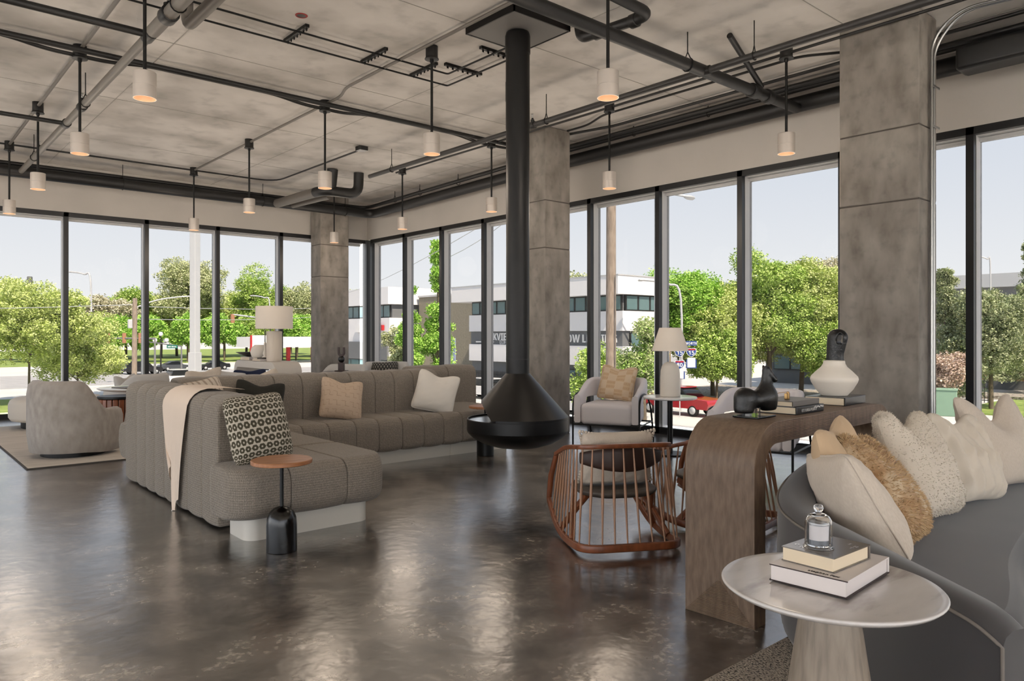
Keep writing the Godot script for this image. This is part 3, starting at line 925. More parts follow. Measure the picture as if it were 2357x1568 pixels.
func ceiling_services() -> void:
	var n := 0
	var where := {
		"1.44,-11.93": "at the far left before the north windows", "1.44,-9.72": "second from the north windows in the left row", "1.44,-7.56": "third from the north windows in the left row", "1.44,-5.5": "nearest in the left row, over the grey branch pipe",
		"3.83,-11.93": "farthest of the middle row", "3.83,-9.72": "second from the north windows in the middle row", "3.83,-7.56": "over the long back of the sectional in the middle row", "3.83,-5.5": "left of the fireplace flue, over the sofa seat", "3.83,-3.4": "just right of the fireplace flue near the ceiling plate",
		"6.22,-11.93": "in front of the far corner column", "6.22,-9.72": "over the far end of the sectional before the corner windows", "6.22,-7.56": "just left of the fireplace flue before the east windows", "6.22,-5.5": "right of the middle column over the white armchair", "6.22,-3.4": "nearest the broad column by the east windows"}
	mat("can_white", Color(0.74, 0.71, 0.68), 0.35, {metal = 0.4})
	mat("can_inner", Color(0.62, 0.47, 0.36), 0.5)
	mat("lamp_glow", Color(1, 0.93, 0.82), 0.5, {emit = Color(1.0, 0.86, 0.68), energy = 1.1})
	for x in [1.44, 3.83, 6.22]:
		for z in [-11.93, -9.72, -7.56, -5.5, -3.4]:
			var key := "%s,%s" % [x, z]
			if where.has(key):
				pendant(V(x, 0, z), "white cylinder pendant lamp " + where[key])
			n += 1
	pipes()

func pendant(at: Vector3, label: String) -> void:
	var o := thing("pendant_lamp", label, "lamp", at, 0, "white cylinder pendant lamps")
	var s := S.new()
	s.lathe([[0.0, CEIL - 0.12], [0.062, CEIL - 0.12], [0.064, CEIL - 0.115], [0.058, CEIL - 0.105], [0.055, CEIL - 0.10], [0.055, CEIL], [0.0, CEIL]], 24)
	part(o, "junction_box", s, M.black_pipe)
	s = S.new()
	s.lathe([[0.012, 3.05], [0.012, CEIL - 0.15], [0.018, CEIL - 0.14], [0.018, CEIL - 0.12]], 12)
	part(o, "stem", s, M.black_metal)
	s = S.new()
	s.lathe([[0.070, 2.87], [0.0745, 2.87], [0.0745, 2.87], [0.0745, 2.951], [0.0745, 2.951], [0.0715, 2.9515], [0.0715, 2.9555], [0.0745, 2.956], [0.0745, 2.956], [0.0745, 3.048], [0.072, 3.051], [0.0, 3.051]], 36)
	part(o, "can", s, M.can_white)
	s = S.new()
	s.lathe([[0.045, 2.915], [0.070, 2.87]], 36)
	part(o, "reflector", s, M.can_inner)
	s = S.new()
	s.lathe([[0.0, 2.914], [0.046, 2.914], [0.046, 2.92], [0.0, 2.92]], 28)
	part(o, "light_disc", s, M.lamp_glow)
	var l := OmniLight3D.new()
	l.name = "bulb_light"
	l.position = V(0, 2.63, 0)
	l.light_color = Color(1.0, 0.92, 0.83)
	l.light_energy = 0.28
	l.light_size = 0.2
	l.omni_range = 30.0
	l.omni_attenuation = 2.0
	l.shadow_enabled = true
	o.add_child(l)

func run(n: String, label: String, category: String, pts: Array, r: float, m: Material, group := "", o := {}) -> Node3D:   # a pipe or conduit with its couplings and hangers
	var t := thing(n, label, category, Vector3.ZERO, 0, group)
	var s := S.new()
	s.tube(fillet(pts, o.get("bend", 0.12), 6), r, 14 if r > 0.02 else 8)
	part(t, "tube", s, m)
	var a: Vector3 = pts[0]
	for c in o.get("couplings", []):   # [point, direction, half length]
		s = S.new()
		s.tube([c[0] - c[1] * c[2], c[0] - c[1] * c[2] * 0.98, c[0] + c[1] * c[2] * 0.98, c[0] + c[1] * c[2]], [r * 1.02, r * 1.3, r * 1.3, r * 1.02], 16)
		part(t, "coupling", s, M.black_pipe)
	for h in o.get("hangers", []):   # points on the axis
		s = S.new()
		s.tube([h + V(0, r + 0.05, 0), V(h.x, CEIL, h.z)], 0.005, 6)
		part(t, "hanger_rod", s, M.black_metal)
		s = S.new()
		var d: Vector3 = o.get("dir", Vector3.RIGHT)
		var q := d.cross(Vector3.UP)
		var ring := [h + V(0, r + 0.055, 0)]
		for k in 11:
			var w := PI * 0.32 + TAU * 0.84 * k / 10.0 + PI / 2 - PI * 0.16
			ring.append(h + (q * cos(w) + V(0, sin(w), 0)) * (r + 0.006))
		ring.append(h + V(0, r + 0.055, 0))
		s.tube(ring, 0.005, 5)
		part(t, "hanger_loop", s, M.black_metal)
	for h in o.get("heads", []):
		s = S.new()
		s.lathe([[0.0, r * 0.6], [r * 0.7, r * 0.6], [r * 0.7, r + 0.03], [0.012, r + 0.035], [0.012, r + 0.05]], 14, h)
		part(t, "sprinkler_fitting", s, M.black_pipe)
		s = S.new()
		s.lathe([[0.004, r + 0.05], [0.010, r + 0.06], [0.010, r + 0.066], [0.004, r + 0.085], [0.018, r + 0.09], [0.018, r + 0.093], [0.0, r + 0.094]], 12, h)
		part(t, "sprinkler_head", s, M.steel)
	return t

func pipes() -> void:
	var g := "conduits on the ceiling"
	var c := 3.80
	run("conduit", "brown conduit linking the left row of pendant boxes", "conduit", [V(1.44, c, -11.93), V(1.44, c, 2.0)], 0.017, M.grey_pipe, g)
	run("conduit", "brown conduit linking the middle row of pendant boxes past the ceiling plate", "conduit", [V(3.83, c, -11.93), V(3.83, c, -7.2), V(3.73, c, -6.9), V(3.73, c, -3.9), V(3.83, c, -3.4)], 0.015, M.grey_pipe, g)
	run("conduit", "grey conduit linking the pendant boxes along the east windows", "conduit", [V(6.22, c - 0.03, -9.9), V(6.22, c - 0.03, -1.4), V(6.6, c - 0.02, -0.6)], 0.014, M.black_pipe, g)
	run("conduit", "thin black conduit along the north windows that turns to a small box", "conduit", [V(-5, c, -11.93), V(5.14, c, -11.93), V(5.14, c, -9.12)], 0.013, M.black_pipe, g, {bend = 0.35})
	var b := thing("junction_box", "small square junction box at the end of the thin black conduit", "junction box", V(5.14, CEIL - 0.06, -9.06))
	var s := S.new()
	s.rbox(V(0, 0.03, 0), V(0.13, 0.06, 0.13), 0.006, 1)
	part(b, "box", s, M.black_pipe)
	s = S.new()
	s.box(V(0, -0.001, 0), V(0.12, 0.003, 0.12))
	part(b, "cover_plate", s, M.frame_grey)
	run("conduit", "thick black rail crossing the ceiling over the long sofa back", "conduit", [V(-5, 3.765, -7.44), V(7.2, 3.765, -7.44)], 0.026, M.black_pipe, g)
	for k in 2:
		var z := -7.56 - 0.05 * k
		var pts := [V(-5, c, z)]
		for x in [1.44, 3.83, 6.22]:
			pts += [V(x - 0.55, c, z), V(x - 0.25, c - 0.05, z + 0.02), V(x + 0.25, c - 0.05, z + 0.02), V(x + 0.55, c, z)]
		pts.append(V(7.0, c, z))
		run("conduit", ["thin conduit that dips at each pendant box beside the black rail", "second thin dipping conduit, farther from the black rail"][k], "conduit", pts, 0.010, M.black_pipe, g)
	# two cables on notched rails
	for k in 2:
		run("cable", ["black ceiling cable on notched rails, nearer the camera", "black ceiling cable on notched rails, farther from the camera"][k], "cable", [V(-3, c - 0.012, -5.86 - 0.28 * k), V(4.27 + 0.2 * k, c - 0.012, -5.86 - 0.28 * k), V(4.27 + 0.2 * k, c - 0.012, -4.95)], 0.009, M.black_metal, "ceiling cables", {bend = 0.03})
	var i := 0
	for q in [[V(2.0, 0, -6.0), 0], [V(2.77, 0, -6.0), 0], [V(3.53, 0, -6.0), 0], [V(4.08, 0, -6.0), 0], [V(4.37, 0, -5.74), 1], [V(4.37, 0, -5.2), 1]]:
		var t := thing("cable_rail", "notched black cable rail, " + ["first", "second", "third", "fourth", "fifth", "sixth"][i] + " along the cables from the left", "bracket", V(q[0].x, CEIL, q[0].z), PI / 2 * q[1], "notched cable rails")
		s = S.new()
		s.box(V(0, -0.014, 0), V(0.035, 0.026, 0.44))
		part(t, "channel", s, M.black_metal)
		s = S.new()
		for j in 7:
			s.box(V(0.012, -0.035, -0.18 + 0.06 * j), V(0.004, 0.02, 0.02))
		part(t, "teeth", s, M.black_metal)
		i += 1
	# sprinkler pipework
	g = "sprinkler pipes"
	var zz := V(0, 0, 1)
	var xx := Vector3.RIGHT
	run("sprinkler_pipe", "grey sprinkler main running from the north windows over the left side", "pipe", [V(1.63, 3.54, -12.4), V(1.63, 3.54, -5.95)], 0.036, M.grey_pipe, g, {dir = zz, hangers = [V(1.63, 3.54, -8.3), V(1.63, 3.54, -11.3)], couplings = [[V(1.63, 3.54, -9.25), zz, 0.05], [V(1.63, 3.54, -8.45), zz, 0.045], [V(1.63, 3.54, -6.1), zz, 0.07]], heads = [V(1.63, 3.54, -8.45), V(1.63, 3.54, -10.9)]})
	run("sprinkler_pipe", "thicker near length of the grey sprinkler main at the top left", "pipe", [V(1.63, 3.54, -6.0), V(1.63, 3.54, 2.0)], 0.05, M.grey_pipe, g, {dir = zz, couplings = [[V(1.63, 3.54, -5.62), zz, 0.05]], heads = [V(1.63, 3.54, -5.62)], hangers = [V(1.63, 3.54, -5.4)]})
	run("drain_pipe", "brown elbowed pipe beside the sprinkler main at the top left", "pipe", [V(1.86, CEIL, -5.95), V(1.86, 3.62, -5.95), V(1.86, 3.62, 2.0)], 0.045, M.grey_pipe, "", {bend = 0.14})
	run("sprinkler_pipe", "black branch pipe joining the sprinkler main at the upper left", "pipe", [V(-5, 3.54, -6.09), V(1.6, 3.54, -6.09)], 0.028, M.black_pipe, g)
	run("sprinkler_pipe", "black branch pipe joining the sprinkler main farther back", "pipe", [V(-5, 3.54, -9.25), V(1.6, 3.54, -9.25)], 0.024, M.black_pipe, g)
	run("sprinkler_pipe", "long sprinkler pipe that passes behind the flue toward the broad column", "pipe", [V(5.52, 3.55, -9.5), V(5.52, 3.55, 1.5)], 0.030, M.dark_pipe, g, {dir = zz, hangers = [V(5.52, 3.55, -8.9), V(5.52, 3.55, -5.78), V(5.52, 3.55, -3.3)], heads = [V(5.52, 3.55, -7.95), V(5.52, 3.55, -6.0)], couplings = [[V(5.52, 3.55, -6.0), zz, 0.04], [V(5.52, 3.55, -3.78), zz, 0.06]]})
	run("sprinkler_pipe", "heavy black sprinkler main crossing the upper right toward the east windows", "pipe", [V(1.5, 3.56, -3.80), V(7.16, 3.56, -3.80)], 0.052, M.black_pipe, g, {dir = xx, hangers = [V(5.3, 3.56, -3.80)], couplings = [[V(6.35, 3.56, -3.8), xx, 0.05], [V(6.6, 3.56, -3.8), xx, 0.04]]})
	run("sprinkler_pipe", "short black arm rising from the heavy main to a ceiling bracket", "pipe", [V(5.55, CEIL - 0.04, -3.55), V(6.45, 3.62, -3.78)], 0.026, M.black_pipe, g)
	run("drain_pipe", "black elbowed drain pipe beside the fireplace ceiling plate", "pipe", [V(4.46, CEIL, -4.28), V(4.46, 3.70, -4.26), V(4.53, 3.70, -3.58), V(3.2, 3.70, -3.52)], 0.042, M.black_pipe, "", {bend = 0.13, couplings = [[V(4.475, 3.70, -4.08), zz, 0.03], [V(4.52, 3.70, -3.74), zz, 0.03]]})
	for q in [[4.30, -4.36, "nearest the fireplace ceiling plate"], [4.40, -4.32, "in the middle of the three beside the ceiling plate"], [4.47, -4.27, "round the black drain pipe"], [2.66, -5.66, "alone between the cable rails and the top edge"]]:
		var t := thing("pipe_sleeve", "red-rimmed sleeve hole in the ceiling " + q[2], "ceiling hole", V(q[0], CEIL, q[1]), 0, "red-rimmed sleeve holes")
		s = S.new()
		s.lathe([[0.036, -0.004], [0.046, -0.006], [0.05, 0.0]], 20)
		part(t, "rim", s, mat("red_plastic", Color(0.55, 0.10, 0.10), 0.6))
		s = S.new()
		s.lathe([[0.0, -0.003], [0.037, -0.003], [0.037, 0.0]], 20)
		part(t, "plug", s, M.black_metal)
	# lines on the ceiling along the east windows
	run("conduit", "first black line on the ceiling between the columns, with a dogleg", "conduit", [V(6.62, c, -6.55), V(6.62, c, -6.2), V(6.45, c, -5.8), V(6.45, c, -3.4), V(6.9, c, -2.7), V(6.9, c, 0.5)], 0.013, M.black_pipe, "conduits on the ceiling")
	run("conduit", "second black line on the ceiling between the columns", "conduit", [V(6.72, c - 0.01, -6.6), V(6.86, c - 0.01, -6.0), V(6.86, c - 0.01, 2.0)], 0.017, M.black_pipe, "conduits on the ceiling")
	run("conduit", "third black line on the ceiling, nearest the east wall", "conduit", [V(7.08, c - 0.04, -7.5), V(7.08, c - 0.04, 2.0)], 0.026, M.black_pipe, "conduits on the ceiling")
	g = "wrapped heating pipes"
	run("heating_pipe", "black wrapped pipe hung along the north wall and round the corner", "pipe", [V(-5, 3.54, -12.42), V(7.26, 3.54, -12.42), V(7.26, 3.62, -8.0), V(7.26, 3.64, 3.0)], 0.082, M.black_pipe, g, {bend = 0.22, dir = xx, hangers = [V(2.94, 3.54, -12.42), V(5.13, 3.54, -12.42), V(0.7, 3.54, -12.42), V(6.7, 3.54, -12.42)]})
	var hp := run("heating_pipe", "thinner black pipe riding over the wrapped pipe on the north wall", "pipe", [V(-5, 3.66, -12.5), V(7.18, 3.66, -12.5), V(7.18, 3.75, -8.0), V(7.18, 3.77, 3.0)], 0.03, M.black_pipe, g, {bend = 0.2, dir = zz, hangers = [V(7.2, 3.70, -9.6), V(7.19, 3.74, -7.3), V(7.18, 3.75, -5.95), V(7.18, 3.75, -4.87), V(7.2, 3.69, -10.7), V(7.2, 3.68, -11.5)]})
	run("heating_pipe", "grey pipe rising from the north wall to a black elbow by the far column", "pipe", [V(5.36, 3.52, -12.35), V(5.36, 3.50, -10.85)], 0.076, M.grey_pipe, g)
	run("heating_pipe", "black U-bend beside the far column joining the grey pipe to the ceiling", "pipe", [V(5.36, 3.50, -10.9), V(5.38, 3.50, -10.66), V(5.95, 3.50, -10.6), V(5.95, CEIL, -10.58)], 0.080, M.black_pipe, g, {bend = 0.16})
	run("heating_pipe", "black elbow pipe going up into the ceiling by the far column", "pipe", [V(5.40, 3.53, -10.72), V(5.50, 3.56, -10.66), V(5.50, CEIL, -10.60)], 0.085, M.black_pipe, g, {bend = 0.12})
	run("heating_pipe", "thin grey pipe below the elbow by the far column", "pipe", [V(5.62, 3.50, -12.3), V(5.62, 3.47, -10.95)], 0.04, M.grey_pipe, g)
	for k in 2:
		run("wall_conduit", ["steel conduit on the broad column, nearest its edge", "steel conduit on the broad column, nearest the window"][k], "conduit", [V(6.44 + 0.045 * k, 0.0, -2.275), V(6.44 + 0.045 * k, 3.62 - 0.05 * k, -2.275), V(6.46 + 0.05 * k, c, -2.08), V(6.6 + 0.06 * k, c, -1.2)], 0.013, M.steel, "steel conduits on the broad column", {bend = 0.14})
	b = thing("conduit_strap", "silver strap across the steel conduits on the broad column, upper one", "strap", V(6.485, 3.24, -2.262), 0, "conduit straps")
	s = S.new()
	s.rbox(V(0, 0, 0.004), V(0.15, 0.02, 0.004), 0.002, 1)
	part(b, "band", s, M.steel)
	dup(b, "silver strap across the steel conduits on the broad column, lower one", V(6.485, 2.92, -2.262))
	b = thing("air_duct", "black boxed air duct under the ceiling at the top right edge", "duct", V(7.0, 3.46, -1.4))
	s = S.new()
	s.rbox(V(0, 0.10, 0.0), V(0.26, 0.2, 1.7), 0.03, 2)
	part(b, "casing", s, M.black_pipe)

# ---------- soft furniture ----------
func chan(s: S, xa: float, xb: float, z0: float, z1: float, y0: float, y1: float, r: Array, o := {}) -> void:
	# one upholstered channel: xa..xb is its width, z1 its front; r: front top, back top, back bottom, front bottom; o: plan radii lf, rf, lb, rb and puff
	var xs := []
	var e := 0.014
	for q in [0.0, 0.15, 0.4, 0.7, 1.0]:
		xs.append(xa + e * q)
	var m := int(o.get("n", 8))
	for k in m:
		xs.append(lerpf(xa + e, xb - e, (k + 1.0) / (m + 1)))
	for q in [1.0, 0.7, 0.4, 0.15, 0.0]:
		xs.append(xb - e * q)
	var rows := []
	var cut := func(x: float, rl: float, rr: float) -> float:
		var c := 0.0
		if rl > 0 and x < xa + rl:
			c = rl - sqrt(maxf(rl * rl - pow(rl - (x - xa), 2), 0.0))
		if rr > 0 and x > xb - rr:
			c = maxf(c, rr - sqrt(maxf(rr * rr - pow(rr - (xb - x), 2), 0.0)))
		return c
	if o.has("lf") or o.has("lb"):
		for k in 7:
			xs.append(xa + o.get("lf", o.get("lb", 0.1)) * (1 - cos(PI / 2 * (k + 0.5) / 7)))
	if o.has("rf") or o.has("rb"):
		for k in 7:
			xs.append(xb - o.get("rf", o.get("rb", 0.1)) * (1 - cos(PI / 2 * (k + 0.5) / 7)))
	xs.sort()
	for x in xs:
		var dist := minf(x - xa, xb - x)
		var i := 0.0
		if dist < e:
			i = e * (1 - sqrt(maxf(0.0, 1 - pow(1 - dist / e, 2))))
		else:
			i = -o.get("puff", 0.006) * sin(PI * (x - xa) / (xb - xa))
		var f: float = z1 - i - cut.call(x, o.get("lf", 0.0), o.get("rf", 0.0))
		var b: float = z0 + i + cut.call(x, o.get("lb", 0.0), o.get("rb", 0.0))
		var row := []
		for q in 4:
			var rr: float = r[q]
			var cz: float = (f - rr) if q in [0, 3] else (b + rr)
			var cy: float = (y1 - i - rr) if q < 2 else (y0 + i + rr)
			for j in 5:
				var a := PI / 2 * q + PI / 2 * j / 4
				row.append(V(x, cy + rr * sin(a), cz + rr * cos(a)))
		rows.append(row)
	s.grid(rows, true)
	s.fan(rows[0], true); s.fan(rows[-1])

func pillow(s: S, w: float, h: float, t: float, o := {}) -> void:   # stands on its lower edge, faces +z
	var n: int = o.get("n", 22)
	var pinch: float = o.get("pinch", 0.09)
	var chop: float = o.get("chop", 0.0)
	var f := FastNoiseLite.new()
	f.seed = o.get("seed", 1)
	f.frequency = o.get("freq", 3.0)
	for side in [1.0, -1.0]:
		var rows := []
		for i in n + 1:
			var row := []
			for j in n + 1:
				var u: float = -cos(PI * j / n) * 0.75 + (2.0 * j / n - 1) * 0.25
				var q: float = -cos(PI * i / n) * 0.75 + (2.0 * i / n - 1) * 0.25
				var x := w / 2 * u * (1 - pinch * (1 - q * q) * pow(absf(u), 3))
				var y := h / 2 * q * (1 - pinch * (1 - u * u) * pow(absf(q), 3))
				var rd: float = 1 - o.get("round", 0.10) * pow(absf(u * q), 5)
				x *= rd
				y *= rd
				var edge := pow(maxf((1 - pow(absf(u), 2.6)) * (1 - pow(absf(q), 2.6)), 0.0), 0.55)
				var z := t / 2 * edge * (1.12 - 0.25 * q)
				var wr: float = f.get_noise_3d(x * 6, y * 6, side * 3.0) * o.get("wrinkle", 0.012) * minf(edge * 3, 1.0)
				z += wr
				if o.has("rib"):
					z += o.rib * edge * cos(u * o.ribs * PI) * (0.6 + 0.4 * cos(q * 9 + u * 2))
				if chop > 0 and q > -0.2:
					var k := exp(-u * u / 0.2) * smoothstep(-0.2, 1.0, q)
					y -= chop * k
					z *= 1 - 0.55 * k
				row.append(V(x, y + h / 2, z * side) if side > 0 else V(-x, y + h / 2, z * side))
			rows.append(row)
		s.grid(rows)
	if o.has("piping"):
		var pts := []
		for k in 4 * n + 1:
			var q := (k / n) % 4
			var u := -1 + 2.0 * (k % n) / n
			var c: Vector2 = [Vector2(u, -1), Vector2(1, u), Vector2(-u, 1), Vector2(-1, -u)][q]
			var y := h / 2 * c.y * (1 - pinch * (1 - c.x * c.x) * pow(absf(c.y), 3))
			if chop > 0 and c.y > -0.2:
				y -= chop * exp(-c.x * c.x / 0.2) * smoothstep(-0.2, 1.0, c.y)
			var rd: float = 1 - o.get("round", 0.10) * pow(absf(c.x * c.y), 5)
			y *= rd
			pts.append(V(rd * w / 2 * c.x * (1 - pinch * (1 - c.y * c.y) * pow(absf(c.x), 3)), y + h / 2, 0))
		s.tube(pts, o.piping, 6, false)

func cushion(n: String, label: String, m: Material, at: Vector3, yaw: float, tilt: float, roll: float, w: float, h: float, t: float, o := {}) -> Node3D:
	var c := thing(n, label, "pillow", at, 0, o.get("group", ""))
	c.rotation_degrees = V(tilt, yaw, roll)
	var s := S.new()
	pillow(s, w, h, t, o)
	part(c, "cover", s, m)
	return c

func fur(c: Node3D, w: float, h: float, t: float, m: Material, count: int, len_: float, sd: int, o := {}) -> void:   # the pile of a fur cushion
	var s := S.new()
	pillow(s, w, h, t, o)
	var blade := S.new()
	blade.grid([[V(-0.0016, 0, 0), V(0.0016, 0, 0)], [V(-0.0012, 0.6, 0.12), V(0.0012, 0.6, 0.12)], [V(0, 1, 0.2), V(0.0001, 1, 0.2)]])
	var mm := MultiMesh.new()
	mm.transform_format = MultiMesh.TRANSFORM_3D
	mm.mesh = blade.mesh()
	mm.instance_count = count
	var r := RandomNumberGenerator.new()
	r.seed = sd
	var tris := s.ix.size() / 3
	for k in count:
		var f := r.randi_range(0, tris - 1) * 3
		var a := r.randf()
		var b := r.randf() * (1 - a)
		var p := s.v[s.ix[f]] * (1 - a - b) + s.v[s.ix[f + 1]] * a + s.v[s.ix[f + 2]] * b
		var on := s.n[s.ix[f]] * (1.0 if (p - V(0, h / 2, 0)).dot(s.n[s.ix[f]]) > 0 else -1.0)
		var nn := (on + V(r.randf_range(-0.6, 0.6), r.randf_range(-0.9, 0.2), r.randf_range(-0.5, 0.5))).normalized()
		var sd_ := nn.cross(V(r.randf_range(-1, 1), r.randf_range(-1, 1), r.randf_range(-1, 1))).normalized()
		mm.set_instance_transform(k, Transform3D(Basis(sd_, nn * len_ * r.randf_range(0.6, 1.2), sd_.cross(nn) * len_), p))
	var o2 := MultiMeshInstance3D.new()
	o2.name = "fur_pile"
	o2.multimesh = mm
	o2.material_override = m
	o2.set_meta("kind", "stuff")
	c.add_child(o2)

func fabrics() -> void:
	var g := RandomNumberGenerator.new()
	g.seed = 4
	var tweed := painted(512, 512, func(x: int, y: int):
		var w := sin(x * 0.9 + sin(y * 0.35) * 0.8) * 0.5 + sin(y * 0.55 + g.randf() * 1.2) * 0.35
		var v := 0.42 + 0.10 * w + g.randf_range(-0.08, 0.10)
		if g.randf() < 0.10:
			v += 0.22
		return Color(v * 1.075, v, v * 0.905))
	mat("tweed", grey(1.0), 0.95, {tex = tweed, tri = 1.5, height = noise(41, 0.12, [], [], 3, 256), hscale = 0.4, sheen = 0.25})
	mat("plinth_white", Color(0.80, 0.78, 0.74), 0.45)
	mat("wood_oak", Color(1, 1, 1), 0.4, {tex = noise(51, 0.012, [Color(0.52, 0.33, 0.20), Color(0.63, 0.42, 0.27), Color(0.70, 0.49, 0.33)], [0.0, 0.5, 1.0], 4, 512), tri = V(0.6, 3.0, 6.0)})
	mat("wood_walnut", Color(1, 1, 1), 0.35, {tex = noise(53, 0.012, [Color(0.36, 0.19, 0.10), Color(0.47, 0.26, 0.15), Color(0.53, 0.31, 0.19)], [0.0, 0.5, 1.0], 4, 512), tri = V(3.0, 0.7, 3.0)})
	mat("wood_spindle", Color(0.60, 0.44, 0.33), 0.4)
	mat("wood_ribbed", Color(1, 1, 1), 0.5, {tex = noise(55, 0.015, [Color(0.33, 0.265, 0.205), Color(0.43, 0.35, 0.28), Color(0.50, 0.42, 0.345)], [0.0, 0.5, 1.0], 5, 512), tri = V(5.0, 1.0, 5.0)})
	mat("wood_grey", Color(1, 1, 1), 0.55, {tex = noise(57, 0.02, [Color(0.40, 0.355, 0.31), Color(0.53, 0.48, 0.425), Color(0.60, 0.55, 0.49)], [0.0, 0.5, 1.0], 5, 512), tri = V(4.0, 0.5, 4.0)})
	mat("leather", Color(0.20, 0.125, 0.09), 0.5)
	mat("leather_seat", Color(0.30, 0.27, 0.24), 0.55)
	mat("linen_cream", Color(1, 1, 1), 0.92, {tex = noise(61, 0.08, [Color(0.72, 0.67, 0.61), Color(0.79, 0.745, 0.69)], [0, 1], 3, 256), tri = V(6, 2, 6), sheen = 0.2})
	mat("cotton_white", Color(0.84, 0.815, 0.775), 0.9, {sheen = 0.2})
	mat("throw", Color(0.88, 0.81, 0.74), 0.95, {sheen = 0.3, back = Color(0.18, 0.16, 0.14), height = noise(63, 0.2, [], [], 2, 256), tri = 6.0, hscale = 0.2})
	mat("olive", Color(0.135, 0.13, 0.10), 0.95, {sheen = 0.3})
	mat("boucle", Color(1, 1, 1), 0.95, {tex = noise(65, 0.018, [Color(0.54, 0.51, 0.48), Color(0.60, 0.57, 0.54), Color(0.65, 0.62, 0.59)], [0.1, 0.5, 0.9], 6, 512), tri = V(1.2, 0.6, 1.2), sheen = 0.4})
	mat("cream_leather", Color(0.76, 0.725, 0.675), 0.6)
	mat("chair_white", Color(0.83, 0.81, 0.815), 0.9, {sheen = 0.3})
	mat("chair_grey", Color(0.70, 0.69, 0.675), 0.9, {sheen = 0.3})
	mat("velvet", Color(1, 1, 1), 0.75, {tex = noise(67, 0.006, [Color(0.20, 0.19, 0.19), Color(0.25, 0.24, 0.24)], [0, 1], 3, 256), tri = 1.0, sheen = 0.6})
	mat("piping", Color(0.45, 0.42, 0.39), 0.7)
	mat("fur_ivory", Color(0.78, 0.74, 0.68), 0.95, {sheen = 0.4})
	mat("fur_tan", Color(1, 1, 1), 0.95, {tex = noise(69, 0.008, [Color(0.55, 0.40, 0.25), Color(0.68, 0.56, 0.42), Color(0.78, 0.71, 0.60)], [0.3, 0.5, 0.72], 4, 256), tri = 1.6, sheen = 0.3})
	mat("fur_hair", Color(0.78, 0.67, 0.52), 0.9)
	mat("plush_tan", Color(0.72, 0.62, 0.50), 0.95, {sheen = 0.4})
	mat("marble", Color(1, 1, 1), 0.16, {tex = noise(71, 0.006, [Color(0.66, 0.63, 0.61), Color(0.79, 0.77, 0.755), Color(0.83, 0.815, 0.80)], [0.1, 0.4, 1.0], 6, 512), tri = V(0.7, 1.0, 2.4), spec = 0.55})
	mat("marble_white", Color(0.86, 0.85, 0.84), 0.15)
	mat("ceramic", Color(0.82, 0.79, 0.745), 0.7)
	mat("ceramic_cream", Color(0.80, 0.755, 0.70), 0.5)
	mat("shade", Color(0.86, 0.82, 0.77), 0.9, {back = Color(0.3, 0.28, 0.25)})
	mat("carved_black", Color(0.03, 0.029, 0.028), 0.4, {height = noise(73, 0.03, [], [], 4, 256), tri = 6.0, hscale = 0.12})
	mat("paper", Color(0.83, 0.77, 0.67), 0.9)
	mat("cover_black", Color(0.045, 0.043, 0.04), 0.3)
	mat("cover_grey", Color(0.36, 0.34, 0.32), 0.5)
	mat("cover_white", Color(0.82, 0.79, 0.78), 0.35)
	mat("cover_taupe", Color(0.40, 0.37, 0.34), 0.18, {spec = 0.6})
	mat("cover_brown", Color(0.17, 0.09, 0.07), 0.5)
	mat("brass", Color(0.62, 0.50, 0.33), 0.35, {metal = 0.9})
	mat("silver_print", Color(0.82, 0.82, 0.82), 0.2, {metal = 0.7})
	mat("ink", Color(0.18, 0.15, 0.13), 0.6)
	mat("navy", Color(0.05, 0.10, 0.22), 0.9, {sheen = 0.3})
	mat("rug_beige", Color(1, 1, 1), 0.95, {tex = noise(75, 0.02, [Color(0.72, 0.685, 0.64), Color(0.79, 0.755, 0.71)], [0, 1], 5, 256), tri = V(0.4, 1, 1.5)})
	mat("rug_edge", Color(0.28, 0.26, 0.24), 0.95)
	var flecks := noise(77, 0.06, [Color(0.70, 0.655, 0.60), Color(0.64, 0.60, 0.545), Color(0.23, 0.215, 0.20)], [0.0, 0.60, 0.68], 3, 512)
	mat("rug_fleck", grey(1.0), 0.98, {tex = flecks, tri = V(3.0, 2, 2.2), height = noise(78, 0.15, [], [], 3, 256), hscale = 0.8})
	# prints on the cushions
	mat("hex_print", grey(1.0), 0.95, {tex = painted(512, 512, func(x: int, y: int):
		var py := y / 42.0
		var row := int(floor(py))
		var px := x / 42.0 + (0.5 if row % 2 else 0.0)
		var c := Vector2(px - floor(px) - 0.5, py - floor(py) - 0.5).abs()
		var h := maxf(c.x * 0.866 + c.y * 0.5, c.y)
		var k := g.randf_range(-0.03, 0.03)
		return Color(0.27 + k, 0.25 + k, 0.19 + k) if h < 0.42 and h > 0.13 else Color(0.72 + k, 0.69 + k, 0.63 + k)), uv = V(1, 1, 1)})
	mat("weave_print", grey(1.0), 0.92, {tex = painted(512, 512, func(x: int, y: int):
		var row := int(y / 42.0)
		var xx := x + (34 if row % 2 else 0) + int(3 * sin(y * 0.2))
		var line: bool = y % 42 < 2 and (xx / 34) % 2 == 0 or xx % 68 < 2 and row % 2 == 0
		var k := g.randf_range(-0.02, 0.02)
		return Color(0.50 + k, 0.42 + k, 0.34 + k) if line else Color(0.73 + k, 0.645 + k, 0.56 + k))})
	mat("block_print", grey(1.0), 0.92, {tex = painted(512, 512, func(x: int, y: int):
		var k := g.randf_range(-0.02, 0.02)
		var a := (int(x / 85.4) + int(y / 85.4)) % 2
		var dash: bool = a == 0 and y % 43 > 8 and y % 43 < 34 and x % 11 < 3
		return Color(0.62 + k, 0.49 + k, 0.36 + k) if dash else (Color(0.78 + k, 0.70 + k, 0.60 + k) if a else Color(0.76 + k, 0.66 + k, 0.54 + k)))})
